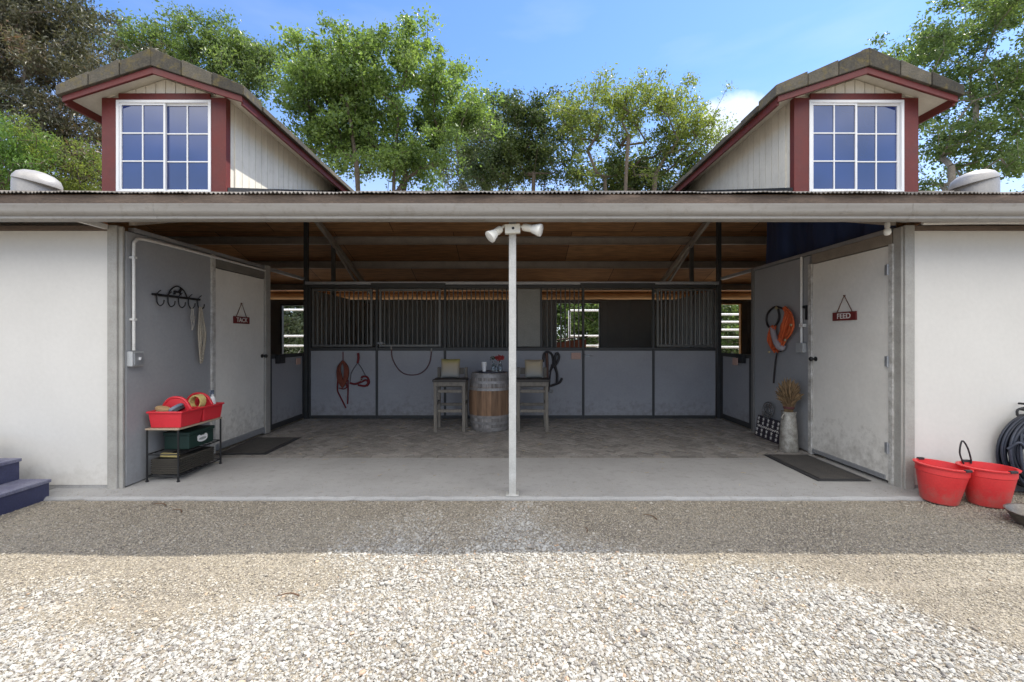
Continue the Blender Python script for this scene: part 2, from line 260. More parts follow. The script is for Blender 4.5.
# ---------------------------------------------------------------- mesh helpers
OFF = {}
def catmull(pts, per=6):
    P = [Vector(p) for p in pts]
    if len(P) < 3: return P
    Q = [P[0] * 2 - P[1]] + P + [P[-1] * 2 - P[-2]]; o = []
    for i in range(1, len(Q) - 2):
        for k in range(per):
            t = k / per; a, b, c, d = Q[i - 1:i + 3]
            o.append(0.5 * ((2 * b) + (c - a) * t + (2 * a - 5 * b + 4 * c - d) * t * t + (3 * b - a - 3 * c + d) * t ** 3))
    return o + [P[-1]]
class MB:
    def __init__(s): s.v = []; s.f = []; s.m = []
    def add(s, vs, fs, m=0):
        n = len(s.v); s.v += [tuple(v) for v in vs]; s.f += [[i + n for i in f] for f in fs]; s.m += [m] * len(fs); return s
    def box(s, x0, x1, y0, y1, z0, z1, m=0):
        x0, x1 = min(x0, x1), max(x0, x1); y0, y1 = min(y0, y1), max(y0, y1); z0, z1 = min(z0, z1), max(z0, z1)
        vs = [(x0, y0, z0), (x1, y0, z0), (x1, y1, z0), (x0, y1, z0), (x0, y0, z1), (x1, y0, z1), (x1, y1, z1), (x0, y1, z1)]
        return s.add(vs, [(0, 3, 2, 1), (4, 5, 6, 7), (0, 1, 5, 4), (1, 2, 6, 5), (2, 3, 7, 6), (3, 0, 4, 7)], m)
    def obox(s, c, size, rot=(0, 0, 0), m=0):
        M = Euler(rot).to_matrix(); c = Vector(c); a, b, d = (q / 2 for q in size)
        vs = [c + M @ Vector(p) for p in [(-a, -b, -d), (a, -b, -d), (a, b, -d), (-a, b, -d), (-a, -b, d), (a, -b, d), (a, b, d), (-a, b, d)]]
        return s.add(vs, [(0, 3, 2, 1), (4, 5, 6, 7), (0, 1, 5, 4), (1, 2, 6, 5), (2, 3, 7, 6), (3, 0, 4, 7)], m)
    def tube(s, pts, r, n=8, m=0, closed=False, flat=None):
        P = [Vector(tuple(p)) for p in pts]; k = len(P); rs = [float(q) for q in r] if hasattr(r, '__len__') else [float(r)] * k
        up = None; vs = []
        for i in range(k):
            if closed: t = P[(i + 1) % k] - P[i - 1]
            else: t = P[min(i + 1, k - 1)] - P[max(i - 1, 0)]
            if t.length < 1e-9: t = Vector((0, 0, 1))
            t.normalize()
            if up is None:
                up = Vector((0, 0, 1)) if abs(t.z) < 0.9 else Vector((1, 0, 0))
            a = (up - t * up.dot(t))
            if a.length < 1e-6: a = t.orthogonal()
            a.normalize(); b = t.cross(a); up = a
            for j in range(n):
                q = 2 * math.pi * j / n
                vs.append(P[i] + rs[i] * (a * math.cos(q) + b * math.sin(q)))
        fs = []
        for i in range(k if closed else k - 1):
            i2 = (i + 1) % k
            for j in range(n): fs.append((i * n + j, i * n + (j + 1) % n, i2 * n + (j + 1) % n, i2 * n + j))
        if not closed: fs += [tuple(range(n))[::-1], tuple(range((k - 1) * n, k * n))]
        return s.add(vs, fs, m)
    def lathe(s, prof, c, n=24, m=0, M=None, sx=1, sy=1, cap=True):
        c = Vector(c); vs = []
        for (r, z) in prof:
            for j in range(n):
                q = 2 * math.pi * j / n; p = Vector((r * math.cos(q) * sx, r * math.sin(q) * sy, z))
                vs.append(c + (M @ p if M else p))
        fs = []
        for i in range(len(prof) - 1):
            for j in range(n): fs.append((i * n + j, i * n + (j + 1) % n, (i + 1) * n + (j + 1) % n, (i + 1) * n + j))
        if cap: fs += [tuple(range(n))[::-1], tuple(range((len(prof) - 1) * n, len(prof) * n))]
        return s.add(vs, fs, m)
    def prism(s, poly, axis, a0, a1, m=0):
        """poly: list of 2-d points in the two other axes (x: (y,z), y: (x,z), z: (x,y))"""
        def P(p, a): return {'x': (a, p[0], p[1]), 'y': (p[0], a, p[1]), 'z': (p[0], p[1], a)}[axis]
        k = len(poly); vs = [P(p, a0) for p in poly] + [P(p, a1) for p in poly]
        fs = [tuple(range(k)), tuple(range(k, 2 * k))[::-1]] + [(i, i + k, (i + 1) % k + k, (i + 1) % k) for i in range(k)]
        return s.add(vs, fs, m)
    def build(s, name, mats, parent=None, smooth=None, bevel=0, loc=None, fix=True):
        off = Vector((0, 0, 0))
        if parent is not None: off = OFF[parent]
        elif loc is not None: off = Vector(loc)
        me = bpy.data.meshes.new(name); me.from_pydata([Vector(v) - off for v in s.v], [], s.f)
        if not isinstance(mats, (list, tuple)): mats = [mats]
        for mm in mats: me.materials.append(mm)
        if len(mats) > 1: me.polygons.foreach_set('material_index', s.m)
        if fix:
            bm = bmesh.new(); bm.from_mesh(me); bmesh.ops.recalc_face_normals(bm, faces=bm.faces); bm.to_mesh(me); bm.free()
        if smooth:
            me.polygons.foreach_set('use_smooth', [True] * len(me.polygons)); me.set_sharp_from_angle(angle=R(smooth))
        me.update()
        o = bpy.data.objects.new(name, me); C.objects.link(o); OFF[o] = off
        if parent is not None: o.parent = parent
        elif loc is not None: o.location = loc
        if bevel:
            b = o.modifiers.new('bevel', 'BEVEL'); b.width = bevel; b.segments = 2; b.limit_method = 'ANGLE'; b.angle_limit = R(40)
        return o
def tag(o, label=None, cat=None, group=None, kind=None):
    if label: o['label'] = label
    if cat: o['category'] = cat
    if group: o['group'] = group
    if kind: o['kind'] = kind
    return o
def thing(name, label, cat, loc, group=None):
    o = bpy.data.objects.new(name, None); C.objects.link(o); o.location = loc; o.empty_display_size = 0.1
    OFF[o] = Vector(loc); return tag(o, label, cat, group)
def dup(root, loc, rotz=0, label=None):
    r = root.copy(); C.objects.link(r); r.location = loc; r.rotation_euler = (0, 0, rotz)
    if label: r['label'] = label
    def rec(a, b):
        for ch in [c for c in bpy.data.objects if c.parent == a]:
            c = ch.copy(); C.objects.link(c); c.parent = b; rec(ch, c)
    rec(root, r); return r
def W(px, py, y): return Vector(((px - CX) * y / F, y, EYE + (CY - py) * y / F))
def lettering(txt, size, origin, xdir, updir, depth, name, mat, parent, sx=1.0):
    cu = bpy.data.curves.new('text', 'FONT'); cu.body = txt; cu.size = size; cu.extrude = depth; cu.align_x = 'CENTER'; cu.align_y = 'CENTER'; cu.offset = size * 0.012
    t = bpy.data.objects.new('text', cu); C.objects.link(t)
    dg = bpy.context.evaluated_depsgraph_get(); me = bpy.data.meshes.new_from_object(t.evaluated_get(dg))
    bpy.data.objects.remove(t)
    X = Vector(xdir); U = Vector(updir); Nn = X.cross(U); off = OFF[parent]; o0 = Vector(origin)
    for v in me.vertices: v.co = o0 + X * v.co.x * sx + U * v.co.y + Nn * v.co.z - off
    me.materials.clear(); me.materials.append(mat)
    o = bpy.data.objects.new(name, me); C.objects.link(o); o.parent = parent; OFF[o] = off
    return o

# ================================================================ SETTING: ground, slab, pavers, gravel
def ground_mat():
    m, nt, Nn, Ln, b = nodes_of('gravel and dirt ground')
    tc = Nn.new('ShaderNodeTexCoord')
    v1 = Nn.new('ShaderNodeTexVoronoi'); v1.inputs['Scale'].default_value = 70; Ln.new(tc.outputs['Object'], v1.inputs['Vector'])
    n = Nn.new('ShaderNodeTexNoise'); n.inputs['Scale'].default_value = 1.1; n.inputs['Detail'].default_value = 6; Ln.new(tc.outputs['Object'], n.inputs['Vector'])
    r = ramp(Nn, [(0.3, (0.22, 0.19, 0.15)), (0.7, (0.32, 0.285, 0.225))]); Ln.new(n.outputs['Fac'], r.inputs[0])
    mr = Nn.new('ShaderNodeMapRange'); mr.inputs['To Min'].default_value = 0.65; mr.inputs['To Max'].default_value = 1.2
    sc = Nn.new('ShaderNodeSeparateColor'); Ln.new(v1.outputs['Color'], sc.inputs[0]); Ln.new(sc.outputs[0], mr.inputs['Value'])
    s = Nn.new('ShaderNodeVectorMath'); s.operation = 'SCALE'; Ln.new(r.outputs[0], s.inputs[0]); Ln.new(mr.outputs[0], s.inputs['Scale'])
    Ln.new(s.outputs[0], b.inputs['Base Color']); b.inputs['Roughness'].default_value = 0.95
    bp = Nn.new('ShaderNodeBump'); bp.inputs['Distance'].default_value = 0.012; Ln.new(v1.outputs['Distance'], bp.inputs['Height']); Ln.new(bp.outputs[0], b.inputs['Normal'])
    return m
GZ = -0.03
def vnoise(x, y, s, seed):
    """smooth value noise in numpy"""
    r = np.random.default_rng(seed); T = r.random((64, 64))
    X = x * s; Y = y * s; i = np.floor(X).astype(int); j = np.floor(Y).astype(int); fx = X - i; fy = Y - j
    fx = fx * fx * (3 - 2 * fx); fy = fy * fy * (3 - 2 * fy)
    g_ = lambda a, b: T[a % 64, b % 64]
    return (g_(i, j) * (1 - fx) + g_(i + 1, j) * fx) * (1 - fy) + (g_(i, j + 1) * (1 - fx) + g_(i + 1, j + 1) * fx) * fy
def gh(x, y):
    """height of the raked-about gravel: low hollows and a pair of worn wheel tracks"""
    x = np.asarray(x, float); y = np.asarray(y, float)
    m = np.clip((3.95 - y) / .5, 0, 1) * np.clip((y - .6) / .4, 0, 1) * np.clip((7.5 - np.abs(x)) / 1, 0, 1)
    h = .030 * (vnoise(x + 20, y + 20, .9, 31) - .5) + .018 * (vnoise(x + 20, y + 20, 2.7, 32) - .5) - .012 * np.exp(-((y - 2.55 - .05 * x) / .12) ** 2)
    return GZ + h * m
gx = np.concatenate([[-400, -40], np.arange(-8, 8.01, .1), [40, 400]]); gy = np.concatenate([[-400, -30], np.arange(.5, 4.3, .1), [16, 60, 600]])
GX, GY = np.meshgrid(gx, gy, indexing='ij'); GH = gh(GX, GY); nyy = len(gy)
g = MB(); g.add(np.stack([GX, GY, GH], 2).reshape(-1, 3).tolist(), [(a * nyy + b, (a + 1) * nyy + b, (a + 1) * nyy + b + 1, a * nyy + b + 1) for a in range(len(gx) - 1) for b in range(nyy - 1)])
tag(g.build('ground', ground_mat(), fix=False), 'tan gravelly dirt ground running out to the horizon', 'ground', kind='structure')

g = MB(); n = 90; vs = []
for k in range(n + 1):
    x = -4.35 + 8.21 * k / n; e = 3.99 + random.uniform(-.007, .007) + (.018 if random.random() < .06 else 0); dz = random.uniform(-.006, 0)
    vs += [(x, e - .004, -.15), (x, e, -.016 + dz), (x, e + .016 + random.uniform(0, .01), 0.0), (x, 5.3, 0.0), (x, 5.3, -.15)]
g.add(vs, [(k * 5 + a, k * 5 + a + 1, k * 5 + a + 6, k * 5 + a + 5) for k in range(n) for a in range(4)] + [(0, 1, 2, 3, 4), tuple(n * 5 + a for a in (4, 3, 2, 1, 0))])
tag(g.build('concrete_slab', concrete), 'grey concrete apron slab at the mouth of the barn aisle', 'slab', kind='structure')
g = MB(); g.box(-3.72, 3.72, 5.3, 7.95, -0.15, -0.012)
# herringbone bricks at 45 degrees
def herring(g, x0, x1, y0, y1, bw=0.078, gap=0.008):
    c45 = math.cos(R(45)); cx, cy = 0.0, (y0 + y1) / 2
    for a in range(-76, 76):
        for b_ in range(-50, 50):
            ox, oy = a + 2 * b_, a - 2 * b_
            for (u0, u1, w0, w1) in ((0, 2, 0, 1), (2, 3, -1, 1)):
                q = [((ox + u) * bw + su, (oy + w_) * bw + sw) for (u, w_, su, sw) in ((u0, w0, gap / 2, gap / 2), (u1, w0, -gap / 2, gap / 2), (u1, w1, -gap / 2, -gap / 2), (u0, w1, gap / 2, -gap / 2))]
                p = [(cx + (x - y) * c45, cy + (x + y) * c45) for x, y in q]
                mx_ = sum(t[0] for t in p) / 4; my_ = sum(t[1] for t in p) / 4
                if not (x0 < mx_ < x1 and y0 < my_ < y1): continue
                p = [(min(max(t[0], x0), x1), min(max(t[1], y0), y1)) for t in p]
                z = random.uniform(-0.004, 0.003); ti = random.uniform(-0.002, 0.002)
                g.add([(p[i][0], p[i][1], z + (ti if i < 2 else -ti)) for i in range(4)] + [(t[0], t[1], -0.012) for t in p],
                      [(0, 1, 2, 3), (0, 4, 5, 1), (1, 5, 6, 2), (2, 6, 7, 3), (3, 7, 4, 0)])
herring(g, -3.70, 3.70, 5.42, 7.94)
for k in range(37):    # soldier course along the concrete
    x = -3.7 + k * 0.2
    g.box(x + 0.003, x + 0.197, 5.306, 5.414, -0.012, random.uniform(-0.001, 0.003))
tag(g.build('paver_floor', paver_m), 'dusty herringbone brick pavers covering the aisle floor', 'paving', kind='structure')
g = MB(); g.box(-7.9, 7.9, 7.96, 11.6, -0.15, -0.008); g.box(-7.9, -3.76, 4.3, 7.95, -0.15, -0.01); g.box(3.76, 7.9, 4.3, 7.95, -0.15, -0.01)
tag(g.build('stall_floor', stall_dirt), 'brown bedding floor inside the horse stalls', 'floor', kind='structure')

yard_m = pm('pale sandy yard', (0.52, 0.46, 0.37), (0.42, 0.36, 0.28), scale=1.2, rough=1, bump=.01, bscale=40, fine=.15)
g = MB(); g.box(-14, 14, 11.66, 16.0, -0.2, -0.02)
tag(g.build('sandy_yard', yard_m), 'pale sandy yard behind the barn seen through its rear windows', 'yard', kind='structure')

# loose stones: coarse pale gravel in front, finer dusty gravel towards the barn and at the right
def stone_mat():
    m, nt, Nn, Ln, b = nodes_of('gravel stones')
    a = Nn.new('ShaderNodeVertexColor'); a.layer_name = 'stone_colour'
    tc = Nn.new('ShaderNodeTexCoord'); n = Nn.new('ShaderNodeTexNoise'); n.inputs['Scale'].default_value = 160; n.inputs['Detail'].default_value = 3; Ln.new(tc.outputs['Object'], n.inputs['Vector'])
    mr = Nn.new('ShaderNodeMapRange'); mr.inputs['From Min'].default_value = 0.3; mr.inputs['From Max'].default_value = 0.7; mr.inputs['To Min'].default_value = 0.85; mr.inputs['To Max'].default_value = 1.1; Ln.new(n.outputs['Fac'], mr.inputs['Value'])
    v = Nn.new('ShaderNodeVectorMath'); v.operation = 'SCALE'; Ln.new(a.outputs[0], v.inputs[0]); Ln.new(mr.outputs[0], v.inputs['Scale'])
    Ln.new(v.outputs[0], b.inputs['Base Color']); b.inputs['Roughness'].default_value = 0.85
    return m
stone_m = stone_mat()
def stones(name, label, n, sampler, base_v, base_f):
    x, y, rad, col = sampler(n); n = len(x)
    V = base_v[None, :, :] * (1 + rng.uniform(-0.28, 0.28, (n, len(base_v), 1)))
    sc = np.stack([rng.uniform(0.75, 1.35, n), rng.uniform(0.6, 1.0, n), rng.uniform(0.4, 0.75, n)], 1) * rad[:, None]
    V = V * sc[:, None, :]
    tilt = rng.normal(0, 0.35, n); ct, st = np.cos(tilt), np.sin(tilt)
    V = np.stack([V[:, :, 0], V[:, :, 1] * ct[:, None] - V[:, :, 2] * st[:, None], V[:, :, 1] * st[:, None] + V[:, :, 2] * ct[:, None]], 2)
    a = rng.uniform(0, 2 * np.pi, n); ca, sa = np.cos(a), np.sin(a)
    V = np.stack([V[:, :, 0] * ca[:, None] - V[:, :, 1] * sa[:, None], V[:, :, 0] * sa[:, None] + V[:, :, 1] * ca[:, None], V[:, :, 2]], 2)
    V[:, :, 0] += x[:, None]; V[:, :, 1] += y[:, None]; V[:, :, 2] += (np.where((y > 4.0) & (x > -4.34) & (x < 3.86), 0.0, gh(x, y)) + rad * rng.uniform(0.0, 0.45, n))[:, None]
    k = len(base_v); nf = len(base_f)
    Fi = (base_f[None, :, :] + (np.arange(n) * k)[:, None, None]).reshape(-1)
    me = bpy.data.meshes.new(name); me.vertices.add(n * k); me.vertices.foreach_set('co', V.reshape(-1).astype(np.float32))
    me.loops.add(n * nf * 3); me.loops.foreach_set('vertex_index', Fi.astype(np.int32))
    me.polygons.add(n * nf); me.polygons.foreach_set('loop_start', (np.arange(n * nf) * 3).astype(np.int32))
    me.update(calc_edges=True)
    at = me.color_attributes.new('stone_colour', 'FLOAT_COLOR', 'POINT')
    cc = np.repeat(np.concatenate([col, np.ones((n, 1))], 1), k, axis=0); at.data.foreach_set('color', cc.reshape(-1).astype(np.float32))
    me.materials.append(stone_m); me.polygons.foreach_set('use_smooth', [False] * len(me.polygons))
    o = bpy.data.objects.new(name, me); C.objects.link(o)
    return tag(o, label, 'gravel', kind='stuff')
bm = bmesh.new(); bmesh.ops.create_icosphere(bm, subdivisions=1, radius=1); bm.verts.ensure_lookup_table()
ico_v = np.array([v.co[:] for v in bm.verts]); ico_f = np.array([[v.index for v in f.verts] for f in bm.faces]); bm.free()
oct_v = np.array([(1, 0, 0), (-1, 0, 0), (0, 1, 0), (0, -1, 0), (0, 0, 1), (0, 0, -1)], float)
oct_f = np.array([(0, 2, 4), (2, 1, 4), (1, 3, 4), (3, 0, 4), (2, 0, 5), (1, 2, 5), (3, 1, 5), (0, 3, 5)])
def dusty(x, y):
    """0 = clean pale coarse stone, 1 = dusty fine gravel"""
    d = 0.55 * vnoise(x + 9, y + 3, 1.1, 5) + 0.35 * vnoise(x, y, 2.6, 6) + 0.1 * vnoise(x, y, 8, 8)
    d = d + np.clip((y - 2.5) * 0.6, -0.3, 0.5) + np.clip((x - 1.15) * 0.30, -0.03, 0.4)
    d = d - 0.35 * np.exp(-((x - 0.15) ** 2 / 0.5 + (y - 2.9) ** 2 / 0.8))
    return np.clip((d - 0.46) / 0.3, 0, 1)
def region(n, y0, y1):
    y = rng.uniform(y0, y1, n * 2); x = rng.uniform(-6.2, 6.2, n * 2); k = np.abs(x) < 0.7 + 1.22 * y
    return x[k][:n], y[k][:n]
def outside_slab(x, y): return ~((x > -4.37) & (x < 3.88) & (y > 3.975)) & (y < 4.22)
def coarse(n):
    x, y = region(n, 1.5, 4.2); d = dusty(x, y)
    keep = (rng.random(len(x)) < np.clip(1.0 - 0.93 * d, 0.03, 1)) & outside_slab(x, y)
    x, y, d = x[keep], y[keep], d[keep]; m = len(x)
    rad = np.clip(0.0064 * np.exp(rng.normal(0, .40, m)), .0032, .018) * (1 - 0.25 * d)
    t = rng.random((m, 1)); base = np.where(t < 0.66, [[0.415, 0.40, 0.362]], np.where(t < 0.9, [[0.30, 0.28, 0.245]], np.where(t < 0.985, [[0.22, 0.20, 0.18]], [[0.46, 0.33, 0.23]])))
    col = base * rng.uniform(0.75, 1.15, (m, 1)); col = col * (1 - 0.35 * d[:, None]) + np.array([[0.36, 0.29, 0.19]]) * 0.35 * d[:, None]
    return x, y, rad, col
def fine(n):
    x, y = region(n, 1.5, 4.2); d = dusty(x, y)
    keep = (rng.random(len(x)) < np.clip(0.5 + d, 0, 1)) & outside_slab(x, y)
    x, y, d = x[keep], y[keep], d[keep]; m = len(x)
    rad = rng.uniform(0.0028, 0.0075, m)
    t = rng.random((m, 1)); base = np.where(t < 0.5, [[0.335, 0.29, 0.215]], np.where(t < 0.8, [[0.40, 0.36, 0.29]], np.where(t < 0.95, [[0.22, 0.19, 0.15]], [[0.14, 0.12, 0.10]])))
    return x, y, rad, base * rng.uniform(0.75, 1.2, (m, 1))
stones('coarse_gravel', 'pale angular gravel stones lying loose in the sunny foreground', 200000, coarse, ico_v, ico_f)
stones('fine_gravel', 'fine dusty tan gravel between the coarse stones and the slab', 170000, fine, oct_v, oct_f)

def kicked(n):
    x = rng.uniform(-4.2, 3.7, n); y = 4.01 + np.abs(rng.normal(0, .16, n)); rad = rng.uniform(.002, .0065, n)
    return x, y, rad, np.array([[.36, .33, .27]]) * rng.uniform(.6, 1.2, (n, 1))
stones('slab_grit', 'bits of gravel kicked up on to the front edge of the concrete slab', 900, kicked, oct_v, oct_f)
g = MB()
for k in range(420):
    x = random.uniform(-3.5, 3.5); y = 7.85 - abs(random.gauss(0, 1.3)); y = max(4.3, y); a = random.uniform(0, math.pi); l = random.uniform(.02, .07)
    g.tube([(x, y, .006), (x + l * .5 * math.cos(a), y + l * .5 * math.sin(a), .009), (x + l * math.cos(a + .3), y + l * math.sin(a + .3), .006)], .0016, 4)
tag(g.build('straw_wisps', pm('loose straw', (0.46, 0.36, 0.20), (0.30, 0.22, 0.11), scale=3, rough=.9, isl=.3), fix=False), 'wisps of loose straw strewn over the aisle floor', 'straw', kind='stuff')

# ================================================================ BARN
XW = 3.70; YF = 4.24; YS = 7.92; YB = 11.6; XE = 8.3
barn = thing('stable_barn', 'long low white horse barn with two red-trimmed dormers and an open central aisle', 'barn', (0, YF, 0))
# main roof
RP = 0.318; RY = 8.0; EY = 3.90; EZ = 2.69
def rz(y): return EZ + RP * (y - EY) if y <= RY else EZ + RP * (RY - EY) - RP * (y - RY)
BY = 12.25
def corrugated(y0, y1, flip):
    per = 0.036; n = int(2 * XE / per * 6); vs = []; xs = np.linspace(-XE, XE, n)
    for th in (0, 0.006):
        for y in (y0, y1):
            for x in xs: vs.append((x, y + (.012 * math.sin(x * 1.7) + .01 * math.sin(x * 7.3 + 1) + .006 * math.sin(x * 31) if y < 4 else 0), rz(y) + 0.012 + (0.0065 + .003 * math.sin(x * 2.3)) * math.sin(2 * math.pi * x / per + .8 * math.sin(x * 3.1)) + .004 * math.sin(x * 1.3) + th))
    fs = []
    for i in range(n - 1):
        fs.append((i, i + 1, n + i + 1, n + i)); fs.append((2 * n + i, 3 * n + i, 3 * n + i + 1, 2 * n + i + 1))
        fs.append((i, 2 * n + i, 2 * n + i + 1, i + 1))
    return vs, fs
g = MB(); g.add(*corrugated(EY - 0.03, RY, 0)); g.add(*corrugated(BY, RY, 1))
g.tube([(-XE, RY, rz(RY) + 0.01), (XE, RY, rz(RY) + 0.01)], 0.07, 8)
roof = g.build('roof', roofing, barn, fix=False)
g = MB()
g.prism([(EY + 0.03, rz(EY + 0.03) - 0.003), (RY, rz(RY) - 0.003), (BY, rz(BY) - 0.003), (BY, rz(BY) - 0.03), (RY, rz(RY) - 0.03), (EY + 0.03, rz(EY + 0.03) - 0.03)], 'x', -XE, XE)
g.build('ceiling_boards', ceiling_m, roof)
g = MB(); g.box(-XE, XE, EY, EY + 0.028, EZ - 0.16, EZ - 0.004); g.box(-XE, XE, BY - 0.03, BY, rz(BY) - 0.16, rz(BY) - 0.035)
g.build('fascia_board', fascia_m, roof, bevel=0.003)
# K-profile gutter
gp = [(3.897, 2.575), (3.897, 2.445), (3.835, 2.445), (3.815, 2.455), (3.815, 2.474), (3.80, 2.482), (3.786, 2.495), (3.778, 2.515), (3.778, 2.552), (3.774, 2.56), (3.774, 2.572), (3.79, 2.572), (3.79, 2.555), (3.792, 2.515), (3.81, 2.488), (3.832, 2.46), (3.885, 2.455), (3.885, 2.575)]
g = MB(); g.prism(gp, 'x', -XE, XE)
for x in (-6.2, -3.1, 0.6, 3.4, 6.5): g.prism([(p[0] - 0.0025 if p[0] < 3.85 else p[0], p[1] - (0.0025 if p[1] < 2.458 else 0)) for p in gp], 'x', x, x + 0.05)
g.build('gutter', gutter_m, barn, smooth=35)
# purlins and rafters
def beam_x(y, z0, z1, t, name, mat, x0=-XE + 0.1, x1=XE - 0.1):
    g = MB(); g.box(x0, x1, y - t / 2, y + t / 2, z0, z1); return g.build(name, mat, barn, bevel=0.003)
for y in (4.6, 5.7, 6.8, 7.75, 9.3, 10.35, 11.55):
    zt = rz(y) - 0.034; g = MB()
    g.box(-XE + 0.1, XE - 0.1, y, y + 0.012, zt - 0.15, zt - 0.004); g.box(-XE + 0.1, XE - 0.1, y - 0.055, y + 0.012, zt - 0.163, zt - 0.151)
    g.box(-XE + 0.1, XE - 0.1, y - 0.055, y - 0.001, zt - 0.02, zt - 0.006)
    g.build('purlin', rafter_m, barn)
for sx in (-1, 1):
    x = sx * 3.67; g = MB()
    for (ya, yb) in ((4.3, RY), (RY, 11.55)):
        za = rz(ya) - 0.20; zb = rz(yb) - 0.20
        g.add([(x - .035, ya, za), (x + .035, ya, za), (x + .035, yb, zb), (x - .035, yb, zb), (x - .035, ya, za - .1), (x + .035, ya, za - .1), (x + .035, yb, zb - .1), (x - .035, yb, zb - .1)],
              [(0, 1, 2, 3), (4, 7, 6, 5), (0, 4, 5, 1), (1, 5, 6, 2), (2, 6, 7, 3), (3, 7, 4, 0)])
    g.build('rafter', rafter_m, barn)
    for (y, hz) in ((YS, rz(YS) - 0.3), (9.12, rz(9.12) - 0.3)):
        g = MB(); g.box(x - .035, x + .035, y - .035, y + .035, 0, hz); g.build('roof_post', bar_steel if y > 9 else dark_steel, barn, bevel=0.004)
# diagonal braces rising into the roof
for sx in (-1, 1):
    a = W(CX - 195 * -sx * 1.0 if False else CX + sx * 194, 222, 8.42); b = W(CX + sx * 157, 281, 10.2)
    g = MB(); g.tube([a, b], 0.03, 6); g.build('roof_brace', rafter_m, barn)
# front walls
for sx, x0, x1 in ((-1, -8.1, -3.837), (1, 3.808, 8.1)):
    g = MB(); g.box(x0, x1, YF, YF + 0.06, 0.03, 2.45); wl = g.build('front_wall', white_wall, barn)
    g = MB(); g.box(x0, x1, YF - 0.022, YF + 0.05, 2.452, 2.495); g.build('top_trim', fascia_m, wl, bevel=0.003)
    g = MB(); g.box(x0, x1 if sx > 0 else x1, YF + 0.004, YF + 0.10, -0.15, 0.028); g.build('footing', concrete, wl)
    for k in range(4 if sx < 0 else 3):
        x = (-7.6 + k * 1.25) if sx < 0 else (4.9 + k * 1.3); MB().box(x, x + 0.03, 3.90, 4.2, 2.456, 2.50).build('gutter_bracket', conduit_m, wl)
for x0, x1 in ((-3.837, -3.745), (3.715, 3.808)):
    g = MB(); s = -1 if x0 < 0 else 1
    dp = .03 if s < 0 else .10
    g.box(x0, x1, YF - 0.03, YF + dp, -0.02, 2.50)
    a, b = (x1 - 0.002, x1 + 0.04) if s < 0 else (x0 - 0.02, x0 + 0.002)
    g.box(a, b, YF - 0.012, YF + dp - .015, -0.02, 2.49)
    g.build('corner_post', post_steel, barn, bevel=0.006)
# soffit header behind the gutter
beam_x(4.02, 2.50, 2.66, 0.05, 'eave_header', timber_dark)
# support post in the middle of the opening
g = MB(); g.box(-0.033, 0.033, 4.03, 4.096, 0.0, 2.51); g.box(-0.06, 0.06, 4.005, 4.125, 0.0, 0.012)
sp_ = g.build('support_post', pm('white post paint', (0.54, 0.54, 0.52), (0.42, 0.42, 0.40), scale=9, rough=0.5, fine=0.08, dirt=(0.34, 0.31, 0.27), dirt_z=(0, 0.3)), barn, bevel=0.006)

